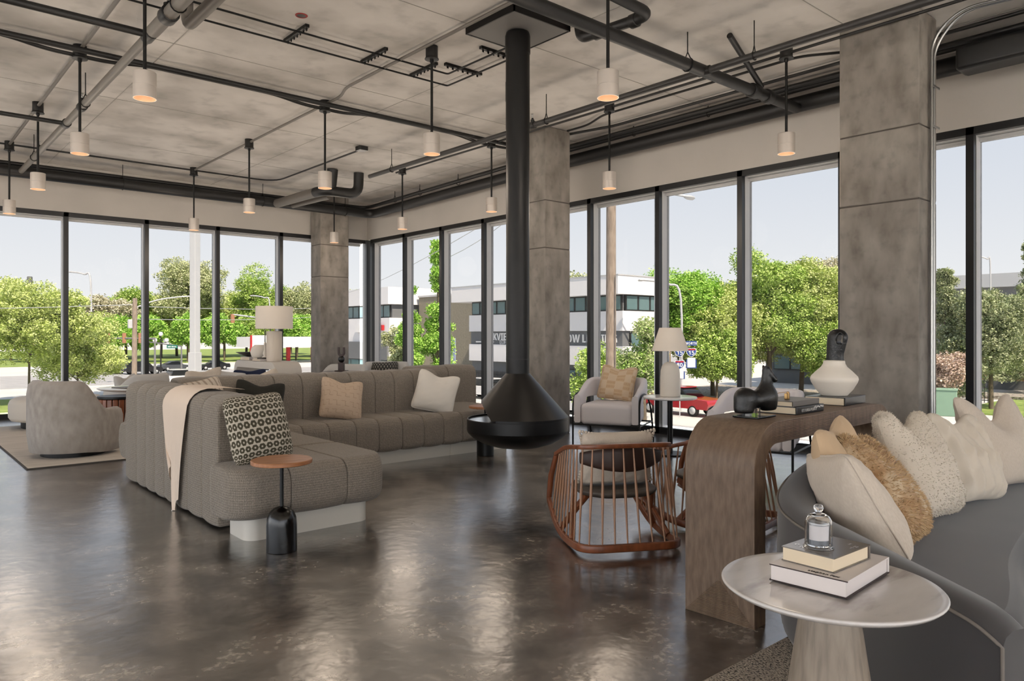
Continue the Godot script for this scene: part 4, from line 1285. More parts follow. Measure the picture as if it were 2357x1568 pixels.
	mat("stripe_print", grey(1.0), 0.92, {tex = painted(256, 256, func(x: int, _y: int): return Color(0.62, 0.56, 0.50) if x % 26 < 9 else Color(0.78, 0.73, 0.67))})
	mat("lattice_print", grey(1.0), 0.92, {tex = painted(256, 256, func(x: int, y: int): return Color(0.62, 0.60, 0.56) if (x + (10 if (y / 24) % 2 else 0)) % 20 < 5 and y % 24 < 18 else Color(0.20, 0.20, 0.195))})

func furniture() -> void:
	fabrics()
	sectional()
	sofa_cushions()
	fireplace()
	drink_tables()
	north_lounge()
	window_chairs()
	rocking_chairs()
	console()
	velvet_sofa()
	marble_table()

func sectional() -> void:
	var o := thing("sectional_sofa", "long grey tweed channel-tufted sectional sofa on a white plinth", "sofa")
	var q := PI / 2
	# the arm back, whose channels run along z: built along x and turned
	var za := [-7.0, -6.66, -6.40, -6.15, -5.90, -5.64, -5.38, -5.08, -4.78]
	for k in 8:
		var s := S.new()
		s.t = Transform3D(Basis(Vector3.UP, q), Vector3.ZERO)   # local x -> -z, local z -> x
		chan(s, -za[k + 1], -za[k], 1.68, 2.03, 0.02, 0.845, [0.13, 0.10, 0.03, 0.03], {puff = 0.008})
		part(o, "back_channel", s, M.tweed)
	var xb := [2.03, 2.31, 2.59, 2.87, 3.14, 3.42, 3.66, 3.93, 4.16, 4.40, 4.72]
	for k in 10:
		var s := S.new()
		chan(s, xb[k], xb[k + 1], -7.0, -6.65, 0.1, 0.865, [0.12, 0.10, 0.03, 0.03], {puff = 0.008})
		part(o, "back_channel", s, M.tweed)
	var xs := [2.03, 2.34, 2.62, 2.89, 3.14, 3.41, 3.65, 3.91, 4.16, 4.40, 4.64]
	for k in 10:
		var s := S.new()
		chan(s, xs[k], xs[k + 1], -6.67, -6.10, 0.13, 0.445, [0.09, 0.03, 0.03, 0.06], {puff = 0.008})
		part(o, "seat_channel", s, M.tweed)
	var s := S.new()   # the open end, deeper, with a plain back
	chan(s, 4.64, 5.42, -7.12, -6.10, 0.13, 0.445, [0.09, 0.03, 0.03, 0.06], {puff = 0.004, rf = 0.3})
	part(o, "end_seat", s, M.tweed)
	for b in [[4.74, 5.20], [5.20, 5.62]]:
		s = S.new()
		chan(s, b[0], b[1], -7.46, -7.12, 0.1, 0.875, [0.10, 0.10, 0.03, 0.03], {puff = 0.01})
		part(o, "end_back", s, M.tweed)
	s = S.new()
	chan(s, 1.60, 1.95, -4.77, -4.28, 0.14, 0.445, [0.10, 0.06, 0.05, 0.10], {lf = 0.16, lb = 0.1, puff = 0.003})
	part(o, "chaise_channel", s, M.tweed)
	s = S.new()
	chan(s, 1.95, 2.33, -5.06, -4.28, 0.14, 0.445, [0.10, 0.03, 0.05, 0.10], {puff = 0.004})
	part(o, "chaise_channel", s, M.tweed)
	s = S.new()
	chan(s, 2.33, 2.66, -5.06, -4.28, 0.14, 0.445, [0.10, 0.03, 0.05, 0.10], {rf = 0.18, puff = 0.003})
	part(o, "chaise_channel", s, M.tweed)
	for b in [[2.03, 2.33], [2.33, 2.66]]:
		s = S.new()
		chan(s, b[0], b[1], -6.10, -5.07, 0.14, 0.445, [0.03, 0.03, 0.05, 0.05], {puff = 0.004})
		part(o, "chaise_channel", s, M.tweed)
	for k in 8:   # the seat on the far side of the long back
		s = S.new()
		chan(s, 1.74 + k * 0.3, 2.04 + k * 0.3, -7.72, -7.0, 0.14, 0.445, [0.03, 0.13, 0.13, 0.05], {puff = 0.006} if k else {lb = 0.26})
		part(o, "seat_channel", s, M.tweed)
	s = S.new()
	for b in [[1.72, 2.56, -4.74, -4.40], [2.06, 2.56, -6.2, -4.74], [2.06, 3.30, -6.6, -6.20], [3.302, 4.55, -6.6, -6.20], [4.552, 5.32, -7.0, -6.20], [1.95, 3.9, -7.6, -7.0]]:
		s.sweep(rrect(b[1] - b[0], b[3] - b[2], 0.08 if b[2] == -4.74 else 0.01).map(func(p): return p + Vector2((b[0] + b[1]) / 2, (b[2] + b[3]) / 2)), [[0.0, 0.0], [0.0, 0.14]])
	part(o, "plinth", s, M.plinth_white, "low white recessed plinth")
	# the throw over the arm back
	var b := thing("throw_blanket", "cream knitted throw draped over the end back of the sectional", "blanket", V(1.68, 0, -5.62))
	s = S.new()
	var rows := []
	for i in 33:
		var v := i / 32.0
		var row := []
		for j in 19:
			var u := j / 18.0 - 0.5
			var l := v * 1.14   # length along the path: over the top, then down the outer face
			var fold := sin(u * 17 + v * 2.0) * 0.5 + sin(u * 29 + 1.0) * 0.25
			var hang := clampf((l - 0.42) / 0.72, 0.0, 1.0)
			var wid := 0.56 - 0.30 * hang - 0.10 * hang * hang
			var z := u * wid - 0.02 * hang + 0.10 * hang * hang + 0.09 * (1 - v) * (1 - v)
			var p := Vector2.ZERO
			if l < 0.24:
				p = Vector2(0.36 - l, 0.845 - 0.35 * pow(maxf(0.0, 0.14 - l), 1.5))
			elif l < 0.42:
				var a := (l - 0.24) / 0.18 * PI / 2
				p = Vector2(0.12 - 0.12 * sin(a), 0.845 - 0.12 + 0.12 * cos(a))
			else:
				p = Vector2(0.0, 0.725 - (l - 0.42) * (1.0 - 0.42 * smoothstep(-0.1, -0.5, u) - 0.12 * smoothstep(0.2, 0.5, u)))
			var out := 0.022 + (0.008 + 0.022 * hang) * (1 + fold) * 0.6
			var nrm := Vector2(0, 1) if l < 0.24 else (Vector2(-sin((l - 0.24) / 0.18 * PI / 2), cos((l - 0.24) / 0.18 * PI / 2)) if l < 0.42 else Vector2(-1, 0))
			p += nrm * out
			row.append(V(p.x, p.y, z))
		rows.append(row)
	s.grid(rows)
	part(b, "cloth", s, M.throw)
	s = S.new()
	s.box(rows[32][9] + V(0, -0.012, 0), V(0.002, 0.024, 0.018))
	part(b, "sewn_tag", s, M.plinth_white)

func sofa_cushions() -> void:
	var g := "cushions on the sectional sofa"
	cushion("throw_pillow", "cream pillow with olive honeycomb rings at the chaise end of the sectional", M.hex_print, V(1.905, 0.44, -4.56), 12, -16, 3, 0.45, 0.45, 0.15, {seed = 3, pinch = 0.06, group = g})
	cushion("throw_pillow", "dark olive pillow in the inner corner of the sectional", M.olive, V(2.60, 0.44, -6.42), -14, -20, -8, 0.45, 0.43, 0.14, {seed = 5, chop = 0.045, group = g})
	cushion("throw_pillow", "pale striped pillow behind the throw on the sectional", M.stripe_print, V(2.26, 0.44, -6.46), 20, -18, 8, 0.42, 0.46, 0.13, {seed = 6, group = g})
	cushion("throw_pillow", "tan basket-weave pillow in the middle of the long sofa seat", M.weave_print, V(3.36, 0.44, -6.33), -12, -26, -11, 0.43, 0.44, 0.15, {seed = 8, chop = 0.035, group = g})
	cushion("throw_pillow", "plain off-white pillow near the open end of the sectional", M.cotton_white, V(4.40, 0.44, -6.34), -34, -22, -14, 0.46, 0.46, 0.16, {seed = 9, chop = 0.045, piping = 0.004, group = g})

# ---------- fireplace ----------
func fireplace() -> void:
	var at := V(4.11, 0, -4.65)
	var o := thing("hanging_fireplace", "black conical hanging fireplace with a round bowl under a long flue", "fireplace", at)
	var s := S.new()
	s.rbox(V(0, CEIL - 0.032, 0), V(0.60, 0.06, 0.60), 0.004, 1)
	part(o, "ceiling_plate", s, mat("grey_underside", Color(0.42, 0.41, 0.40), 0.6), "square plate with a pale grey underside")
	s = S.new()
	for k in 4:
		s.box(V(0, CEIL - 0.033, 0.305).rotated(Vector3.UP, PI / 2 * k), V(0.622, 0.066, 0.012), Basis(Vector3.UP, PI / 2 * k))
	part(o, "plate_rim", s, M.black_metal)
	s = S.new()
	s.lathe([[0.098, 0.90], [0.098, 2.96], [0.101, 2.97], [0.101, 3.6], [0.106, 3.6], [0.106, 3.74], [0.098, 3.77]], 40)
	part(o, "flue", s, M.black_metal)
	s = S.new()
	s.lathe([[0.0985, 1.04], [0.0995, 1.041], [0.0995, 1.046], [0.0985, 1.047]], 40)
	part(o, "flue_joint", s, M.black_pipe)
	s = S.new()
	for k in 5:
		s.box(V(0.1015, 3.28, 0).rotated(Vector3.UP, 2.1 + 0.14 * k), V(0.002, 0.16, 0.006), Basis(Vector3.UP, 2.1 + 0.14 * k))
	part(o, "vent_slot", s, M.black_pipe)
	# the hood: a cone cut by a leaning plane on the side of its opening
	var left := Vector2(-0.7543, -0.6565)
	s = S.new()
	var rows := []
	for i in 25:
		rows.append([])
	for j in 96:
		var a := TAU * j / 96
		var d := Vector2(cos(a), sin(a))
		var c := d.dot(left)
		var top := Vector2(0.1, 0.925)
		var low := Vector2(0.425, 0.565)
		var e := 1.0
		for k in 101:   # first point of the slope that lies beyond the cut
			var q := top.lerp(low, k / 100.0)
			if q.x * c > 0.305 - (0.70 - q.y) * 0.70:
				e = k / 100.0
				break
		for i in 25:
			var q := top.lerp(low, e * i / 24.0)
			rows[24 - i].append(V(q.x * d.x, q.y, q.x * d.y))
	s.grid(rows, true)
	var hood := part(o, "hood", s, mat("hood_black", Color(0.075, 0.07, 0.066), 0.38, {spec = 0.45}))
	s = S.new()
	s.lathe([[0.0, 0.30], [0.10, 0.303], [0.20, 0.318], [0.30, 0.35], [0.38, 0.395], [0.418, 0.435], [0.425, 0.455], [0.425, 0.455], [0.425, 0.545], [0.423, 0.552], [0.415, 0.552], [0.415, 0.552], [0.412, 0.50], [0.412, 0.50], [0.0, 0.50]], 64)
	part(o, "bowl", s, M.black_metal)
	s = S.new()
	var arc := []
	for j in 61:   # band that carries the hood round the closed side
		var a := TAU * j / 60
		var d := Vector2(cos(a), sin(a))
		if d.dot(left) < 0.40:
			arc.append(a)
	s.t = Transform3D()
	var band := []
	for k in 2:
		var row := []
		for j in 61:
			var a0 := atan2(left.y, left.x)
			var a := a0 + 1.14 + (TAU - 2.28) * j / 60.0
			row.append(V(0.425 * cos(a), 0.55 + 0.018 * k, 0.425 * sin(a)))
		band.append(row)
	s.grid(band)
	part(hood, "hood_band", s, M.black_metal)
	s = S.new()
	s.lathe([[0.0, 0.53], [0.405, 0.53], [0.408, 0.535], [0.405, 0.54], [0.0, 0.54]], 64)
	part(o, "burner_tray", s, mat("tray_grey", Color(0.72, 0.74, 0.75), 0.16, {metal = 0.85}))

func disc(s: S, r: float, y: float, h: float, e := 0.004, c := Vector3.ZERO) -> void:
	s.lathe([[0.0, y], [r - e, y], [r - e, y], [r - e * 0.3, y + e * 0.3], [r, y + e], [r, y + e], [r, y + h - e], [r, y + h - e], [r - e * 0.3, y + h - e * 0.3], [r - e, y + h], [r - e, y + h], [0.0, y + h]], 56, c)

func drink_tables() -> void:
	var o := thing("drink_table", "oak-topped drink table with a glossy black dome base by the chaise", "table", V(1.81, 0, -4.11), 0, "drink tables")
	var s := S.new()
	disc(s, 0.172, 0.505, 0.024)
	part(o, "table_top", s, M.wood_oak)
	s = S.new()
	s.lathe([[0.011, 0.24], [0.011, 0.506]], 16)
	part(o, "stem", s, M.black_metal)
	s = S.new()
	s.lathe([[0.0, 0.0], [0.083, 0.0], [0.086, 0.003], [0.086, 0.15], [0.082, 0.19], [0.068, 0.224], [0.045, 0.246], [0.018, 0.256], [0.011, 0.257]], 40)
	part(o, "base", s, mat("gloss_black", Color(0.02, 0.02, 0.02), 0.22))
	o = thing("drink_table", "small drink table with a black cylinder base half hidden by the fireplace", "table", V(4.82, 0, -5.96), 0, "drink tables")
	s = S.new()
	disc(s, 0.17, 0.49, 0.024)
	part(o, "table_top", s, M.wood_oak)
	s = S.new()
	s.lathe([[0.011, 0.18], [0.011, 0.49]], 16)
	part(o, "stem", s, M.black_metal)
	s = S.new()
	disc(s, 0.088, 0.0, 0.19, 0.006)
	part(o, "base", s, M.black_metal)

# ---------- surface nets for carved things ----------
func blob(s: S, lo: Vector3, hi: Vector3, cell: float, f: Callable) -> void:
	var n := Vector3i(((hi - lo) / cell).ceil()) + Vector3i.ONE
	var val := PackedFloat32Array()
	val.resize(n.x * n.y * n.z)
	for z in n.z:
		for y in n.y:
			for x in n.x:
				val[(z * n.y + y) * n.x + x] = f.call(lo + V(x, y, z) * cell)
	var id := {}
	var step := [1, n.x, n.x * n.y]
	var b := s.v.size()
	for z in n.z - 1:
		for y in n.y - 1:
			for x in n.x - 1:
				var at := (z * n.y + y) * n.x + x
				var inside := 0
				for k in 8:
					inside += 1 if val[at + (k & 1) + ((k >> 1) & 1) * n.x + (k >> 2) * n.x * n.y] < 0 else 0
				if inside == 0 or inside == 8:
					continue
				var p := Vector3.ZERO
				var m := 0
				for k in 8:
					for a in 3:
						if (k >> a) & 1:
							continue
						var q := at + (k & 1) + ((k >> 1) & 1) * n.x + (k >> 2) * n.x * n.y
						var v0 := val[q]
						var v1 := val[q + step[a]]
						if (v0 < 0) == (v1 < 0):
							continue
						var c := V(k & 1, (k >> 1) & 1, k >> 2)
						c[a] += v0 / (v0 - v1)
						p += c
						m += 1
				id[at] = s.v.size()
				var w := lo + (V(x, y, z) + p / m) * cell
				var e := cell * 0.6
				var g := V(f.call(w + V(e, 0, 0)) - f.call(w - V(e, 0, 0)), f.call(w + V(0, e, 0)) - f.call(w - V(0, e, 0)), f.call(w + V(0, 0, e)) - f.call(w - V(0, 0, e)))
				s.v.append(s.t * w); s.n.append((s.t.basis * g).normalized()); s.uv.append(Vector2.ZERO)
	for at in id:
		for a in 3:
			var q0: int = at
			var u: int = step[(a + 1) % 3]
			var w: int = step[(a + 2) % 3]
			var v0 := val[q0]
			var v1 := val[q0 + step[a]]
			if (v0 < 0) == (v1 < 0) or not (id.has(at - u) and id.has(at - w) and id.has(at - u - w)):
				continue
			var qd := [id[at], id[at - u], id[at - u - w], id[at - w]]
			if v0 < 0:
				qd.reverse()
			for k in [0, 1, 2, 0, 2, 3]:
				s.ix.append(qd[k])
func cap(p: Vector3, a: Vector3, b: Vector3, ra: float, rb: float) -> float:
	var t := clampf((p - a).dot(b - a) / (b - a).length_squared(), 0.0, 1.0)
	return p.distance_to(a.lerp(b, t)) - lerpf(ra, rb, t)
func smin(a: float, b: float, k: float) -> float:
	var h := maxf(k - absf(a - b), 0.0) / k
	return minf(a, b) - h * h * k * 0.25

# ---------- seats ----------
func barrel(o: Node3D, r: float, back: float, arm: float, thick: float, reach: float, m: Material, seat := 0.40, deep := 1.02) -> void:   # faces -z
	var s := S.new()
	var rows := []
	var k := 48
	for i in k + 1:
		var a := -reach + 2 * reach * i / k
		var h := lerpf(back, arm, smoothstep(0.95, 1.75, absf(a)))
		var e := minf(1.0, minf(i, k - i) / 3.0)   # round the two front ends
		var th := thick * (0.55 + 0.45 * sqrt(1 - pow(1 - e, 2)))
		var c := (r - thick / 2)
		var row := []
		for q in [[0.5, 0.07, 0.94], [0.5, 0.30, 1.0], [0.5, 0.82, 1.0], [0.40, 0.95, 1.0], [0.18, 1.0, 1.0], [-0.18, 1.0, 1.0], [-0.40, 0.95, 1.0], [-0.5, 0.82, 1.0], [-0.5, 0.30, 1.0], [-0.45, 0.07, 0.94]]:
			var rr: float = (c + q[0] * th) * q[2]
			row.append(V(sin(a) * rr, q[1] * h, cos(a) * rr * (1.02 if cos(a) > 0 else deep)))
		rows.append(row)
	s.grid(rows, true)
	s.fan(rows[0], true); s.fan(rows[-1])
	part(o, "shell", s, m)
	s = S.new()
	s.sweep(circle(r - thick * 0.7, 40), [[0.02, 0.06], [0.0, 0.1], [0.0, seat - 0.08], [0.02, seat - 0.03], [0.07, seat], [0.2, seat + 0.012]])
	part(o, "seat", s, m)
	s = S.new()
	disc(s, r * 0.72, 0.0, 0.07)
	part(o, "swivel_base", s, M.black_metal)

func north_lounge() -> void:
	var s := S.new()
	var o := thing("area_rug", "large pale beige rug under the lounge chairs by the far windows", "rug", V(3.5, 0, -10.05))
	s.rbox(V(0, 0.006, 0), V(4.76, 0.012, 3.9), 0.004, 1)
	part(o, "pile", s, M.rug_beige)
	s = S.new()
	for k in [[0.0, 1.955, 4.78, 0.012], [0.0, -1.955, 4.78, 0.012], [2.385, 0.0, 0.012, 3.9], [-2.385, 0.0, 0.012, 3.9]]:
		s.box(V(k[0], 0.0055, k[1]), V(k[2], 0.011, k[3]))
	part(o, "binding", s, M.rug_edge)
	o = thing("swivel_armchair", "taupe plush swivel armchair seen from behind on the beige rug", "armchair", V(1.62, 0.012, -8.80), -0.98, "armchairs of the far lounge")
	barrel(o, 0.41, 0.77, 0.47, 0.16, 2.3, M.boucle, 0.40, 1.35)
	o = thing("round_ottoman", "cream round ottoman with a black base at the left edge by the window", "ottoman", V(1.95, 0.0, -11.62))
	s = S.new()
	s.sweep(circle(0.56, 48), [[0.10, 0.10], [0.03, 0.115], [0.0, 0.16], [0.0, 0.33], [0.02, 0.38], [0.07, 0.41], [0.2, 0.425]])
	part(o, "cushion", s, M.cream_leather)
	s = S.new()
	disc(s, 0.42, 0.012, 0.09)
	part(o, "base", s, M.black_metal)
	o = thing("pedestal_table", "round white table on a tapered pale wood pedestal behind the taupe armchair", "table", V(2.42, 0.012, -9.55))
	s = S.new()
	s.lathe([[0.0, 0.575], [0.30, 0.575], [0.40, 0.592], [0.425, 0.605], [0.42, 0.612], [0.0, 0.612]], 56)
	part(o, "table_top", s, M.marble_white)
	s = S.new()
	s.lathe([[0.0, 0.0], [0.17, 0.0], [0.175, 0.01], [0.08, 0.575], [0.0, 0.575]], 40)
	part(o, "pedestal", s, M.wood_grey)
	o = thing("magazine", "grey magazine lying on the round white table", "magazine", V(2.30, 0.6245, -9.50), 0.3)
	s = S.new()
	s.box(V(0, 0.005, 0), V(0.22, 0.009, 0.28))
	part(o, "pages", s, M.cover_grey)
	o = thing("drum_cabinet", "brown slatted wooden drum cabinet with a black top behind the round white table", "cabinet", V(2.47, 0.012, -10.58))
	for k in 22:
		s = S.new()
		var a := TAU * k / 22
		s.rbox(V(cos(a), 0, sin(a)) * 0.24 + V(0, 0.21, 0), V(0.02, 0.4, 0.062), 0.008, 2, Basis(Vector3.UP, -a))
		part(o, "slat", s, M.wood_walnut)
	s = S.new()
	disc(s, 0.26, 0.415, 0.03)
	part(o, "top", s, M.black_metal)
	s = S.new()
	disc(s, 0.228, 0.0, 0.41)
	part(o, "drum", s, M.leather)
	o = thing("barrel_chair", "pale barrel chair with a grey cushion left of the sectional by the window", "armchair", V(2.85, 0.012, -11.38), 0.75, "armchairs of the far lounge")
	barrel(o, 0.44, 0.69, 0.48, 0.12, 2.2, M.chair_grey)
	cushion("lounge_pillow", "soft grey pillow in the barrel chair left of the sectional", M.chair_grey, V(2.78, 0.40, -11.42), 30, -12, 4, 0.40, 0.30, 0.14, {seed = 21, chop = 0.05})
	# a low loveseat whose cushions show over the sectional
	o = thing("curved_loveseat", "low cream loveseat mostly hidden behind the long back of the sectional", "sofa", V(3.62, 0.012, -9.40))
	s = S.new()
	s.rbox(V(0, 0.22, -0.1), V(1.36, 0.40, 0.85), 0.12, 5)
	part(o, "seat", s, M.chair_grey)
	s = S.new()
	s.rbox(V(0, 0.38, 0.30), V(1.36, 0.55, 0.22), 0.1, 5)
	part(o, "backrest", s, M.chair_grey)
	var g := "cushions of the hidden loveseat"
	cushion("lounge_pillow", "cream pillow at the left end of the hidden loveseat", M.linen_cream, V(3.10, 0.40, -9.30), 8, 12, 6, 0.48, 0.46, 0.16, {seed = 22, chop = 0.03, group = g})
	cushion("lounge_pillow", "pale grey pillow beside the cream one on the hidden loveseat", M.chair_grey, V(3.36, 0.40, -9.33), -20, 14, -8, 0.44, 0.42, 0.15, {seed = 23, group = g})
	cushion("lounge_pillow", "navy blue pillow in the middle of the hidden loveseat", M.navy, V(3.66, 0.40, -9.36), 4, 12, 0, 0.46, 0.43, 0.15, {seed = 24, chop = 0.02, group = g})
	cushion("lounge_pillow", "tan pillow with a pointed corner right of the navy one", M.linen_cream, V(3.92, 0.40, -9.20), -12, 10, 22, 0.42, 0.40, 0.14, {seed = 25, group = g})
	# the pale console with the drum-shaded lamp
	o = thing("waterfall_console", "pale plaster waterfall console table under the drum-shaded lamp", "console table", V(4.70, 0.012, -10.42))
	s = S.new()
	waterfall(s, 1.62, 0.83, 0.11, 0.17, 0.42, 0)
	part(o, "body", s, mat("pale_plaster", Color(0.74, 0.715, 0.68), 0.7))
	o.rotation.y = PI / 2
	o = thing("table_lamp", "table lamp with a white drum shade and a fluted cream column", "lamp", V(4.66, 0.845, -10.85), 0, "table lamps")
	s = S.new()
	var ring := []
	for k in 96:
		ring.append(Vector2.from_angle(TAU * k / 96) * (0.112 + 0.003 * cos(k * PI)))
	s.sweep(ring, [[0.006, 0.0], [0.006, 0.02], [0.006, 0.02], [0.0, 0.02], [0.0, 0.45], [0.02, 0.455]])
	part(o, "column", s, M.ceramic_cream)
	s = S.new()
	s.lathe([[0.008, 0.45], [0.008, 0.80]], 12)
	part(o, "rod", s, M.brass)
	s = S.new()
	s.lathe([[0.272, 0.49], [0.272, 0.83], [0.272, 0.83], [0.267, 0.83], [0.267, 0.83], [0.267, 0.49], [0.267, 0.49], [0.272, 0.49]], 56)
	part(o, "shade", s, M.shade)
	o = thing("pottery_vase", "round cream pottery vase on books beside the drum-shaded lamp", "vase", V(4.66, 0.845, -11.38))
	s = S.new()
	s.lathe([[0.0, 0.0], [0.07, 0.0], [0.13, 0.06], [0.15, 0.13], [0.13, 0.2], [0.09, 0.235], [0.085, 0.24], [0.07, 0.235], [0.1, 0.2], [0.0, 0.15]], 36)
	part(o, "body", s, M.ceramic)
	for k in 2:
		o = thing("candlestick", ["tall grey candle in a turned holder behind the drum shade", "second grey candle nearer the fluted lamp column"][k], "candlestick", V(4.60 + 0.10 * k, 0.898, -11.05 - 0.04 * k), 0, "candlesticks on the pale console")
		s = S.new()
		s.lathe([[0.0, 0.0], [0.045, 0.0], [0.045, 0.01], [0.02, 0.02], [0.035, 0.06], [0.015, 0.12], [0.02, 0.15 + 0.06 * (1 - k)], [0.012, 0.17 + 0.06 * (1 - k)]], 20)
		part(o, "holder", s, M.ceramic)
		s = S.new()
		s.lathe([[0.009, 0.16], [0.007, 0.46], [0.0, 0.47]], 10)
		part(o, "candle", s, M.cover_grey)
	book(V(4.64, 0.845, -11.15), 0.1, 0.30, 0.24, 0.027, M.cover_white, M.paper, "lower white book under the candlesticks on the pale console", "books on the pale console")
	book(V(4.63, 0.8725, -11.15), -0.1, 0.28, 0.22, 0.024, M.cover_grey, M.paper, "upper grey book under the candlesticks on the pale console", "books on the pale console")
	book(V(4.64, 0.845, -11.68), 0.15, 0.24, 0.26, 0.05, M.cover_white, M.paper, "thick white book under the dark bowl on the pale console", "books on the pale console")
	o = thing("shallow_bowl", "dark wide shallow bowl set on books on the pale console", "bowl", V(4.62, 0.8955, -11.70))
	s = S.new()
	s.lathe([[0.0, 0.0], [0.05, 0.0], [0.21, 0.068], [0.21, 0.072], [0.19, 0.068], [0.0, 0.02]], 40)
	part(o, "body", s, mat("bowl_dark", Color(0.20, 0.18, 0.16), 0.6))
	# carved U on a ball, on a side table
	o = thing("side_table", "round dark side table carrying the black fork sculpture", "table", V(4.81, 0.012, -9.02))
	s = S.new()
	disc(s, 0.26, 0.71, 0.03)
	part(o, "table_top", s, M.black_metal)
	s = S.new()
	s.lathe([[0.0, 0.0], [0.17, 0.0], [0.17, 0.015], [0.03, 0.02], [0.03, 0.71]], 32)
	part(o, "pedestal", s, M.black_metal)
	o = thing("fork_sculpture", "black sculpture of a U on a ball on a block by the far column", "sculpture", V(4.81, 0.752, -9.02), -0.75)
	s = S.new()
	s.rbox(V(0, 0.008, 0), V(0.16, 0.016, 0.12), 0.004, 1)
	s.rbox(V(0, 0.068, 0), V(0.075, 0.105, 0.075), 0.004, 1)
	part(o, "block", s, M.cover_brown)
	s = S.new()
	s.lathe([[0.0, 0.118], [0.028, 0.126], [0.042, 0.145], [0.046, 0.165], [0.042, 0.185], [0.028, 0.203], [0.0, 0.21]], 28)
	part(o, "ball", s, M.carved_black)
	s = S.new()
	var u := []
	for k in 13:
		var a := PI + PI * k / 12
		u.append(V(cos(a) * 0.035, 0.25 + sin(a) * 0.035, 0))
	u = [V(-0.035, 0.325, 0)] + u + [V(0.035, 0.325, 0)]
	s.ribbon(u, 0.03, 0.028, Vector3.BACK)
	part(o, "fork", s, M.cover_brown)
	o = thing("barrel_chair", "pale barrel chair with the dark lattice cushion before the corner window", "armchair", V(6.32, 0.0, -10.4), PI - 0.7, "armchairs of the far lounge")
	barrel(o, 0.44, 0.80, 0.52, 0.12, 2.2, M.chair_grey)
	cushion("lounge_pillow", "dark grey lattice pillow in the barrel chair before the corner window", M.lattice_print, V(6.40, 0.40, -10.55), -40, -14, 2, 0.48, 0.42, 0.15, {seed = 26})
	o = thing("barrel_chair", "pale barrel chair turned sideways behind the fork sculpture", "armchair", V(5.42, 0.012, -10.30), 1.9, "armchairs of the far lounge")
	barrel(o, 0.46, 0.77, 0.50, 0.12, 2.2, M.chair_grey)

func book(at: Vector3, turn: float, w: float, d: float, h: float, cover: Material, pages: Material, label: String, group := "") -> Node3D:   # spine on +z
	var o := thing("book", label, "book", at, turn, group)
	var s := S.new()
	var t := 0.003
	s.box(V(0, t / 2, 0), V(w, t, d))
	s.box(V(0, h - t / 2, 0), V(w, t, d))
	s.rbox(V(0, h / 2, d / 2 - 0.001), V(w, h, 0.007), 0.003, 2)
	part(o, "cover", s, cover)
	s = S.new()
	s.box(V(0, h / 2, -0.004), V(w - 0.008, h - 2 * t, d - 0.008))
	part(o, "pages", s, pages)
	return o

func waterfall(s: S, l: float, h: float, t: float, r: float, w: float, ribs: int) -> void:   # runs along +x from 0, w across z
	var path := []   # [point, outward normal]
	for k in 9:
		path.append([Vector2(0, (h - r) * k / 8.0), Vector2(-1, 0)])
	for k in range(1, 13):
		var a := PI - PI / 2 * k / 12
		path.append([Vector2(r, h - r) + r * Vector2(cos(a), sin(a)), Vector2(cos(a), sin(a))])
	path.append([Vector2(l - r, h), Vector2(0, 1)])
	for k in range(1, 13):
		var a := PI / 2 - PI / 2 * k / 12
		path.append([Vector2(l - r, h - r) + r * Vector2(cos(a), sin(a)), Vector2(cos(a), sin(a))])
	path.append([Vector2(l, 0), Vector2(1, 0)])
	var sec := []   # [depth below the outer face, z]
	var g := 0.0022
	if ribs:
		var p := w / ribs
		for k in ribs:
			sec.append([g, -w / 2 + p * k]); sec.append([0.0, -w / 2 + p * (k + 0.3)]); sec.append([0.0, -w / 2 + p * (k + 0.7)])
		var m := int(t / p)
		for k in m:
			sec.append([t * (k + 0.1) / m, w / 2 - g]); sec.append([t * (k + 0.35) / m, w / 2]); sec.append([t * (k + 0.75) / m, w / 2])
		sec.append([t, w / 2]); sec.append([t, -w / 2])
		for k in m:
			sec.append([t * (1 - (k + 0.35) / m), -w / 2]); sec.append([t * (1 - (k + 0.75) / m), -w / 2]); sec.append([t * (1 - (k + 0.95) / m), -w / 2 + g])
	else:
		sec = [[0.012, -w / 2], [0.0, -w / 2 + 0.012], [0.0, w / 2 - 0.012], [0.012, w / 2], [t, w / 2], [t, w / 2], [t, -w / 2], [t, -w / 2]]
	var rows := []
	for q in path:
		var row := []
		for c in sec:
			var p2: Vector2 = q[0] - q[1] * c[0]
			row.append(V(p2.x, p2.y, c[1]))
		row.reverse()
		rows.append(row)
	s.grid(rows, true)
	s.fan(rows[0], true); s.fan(rows[-1])

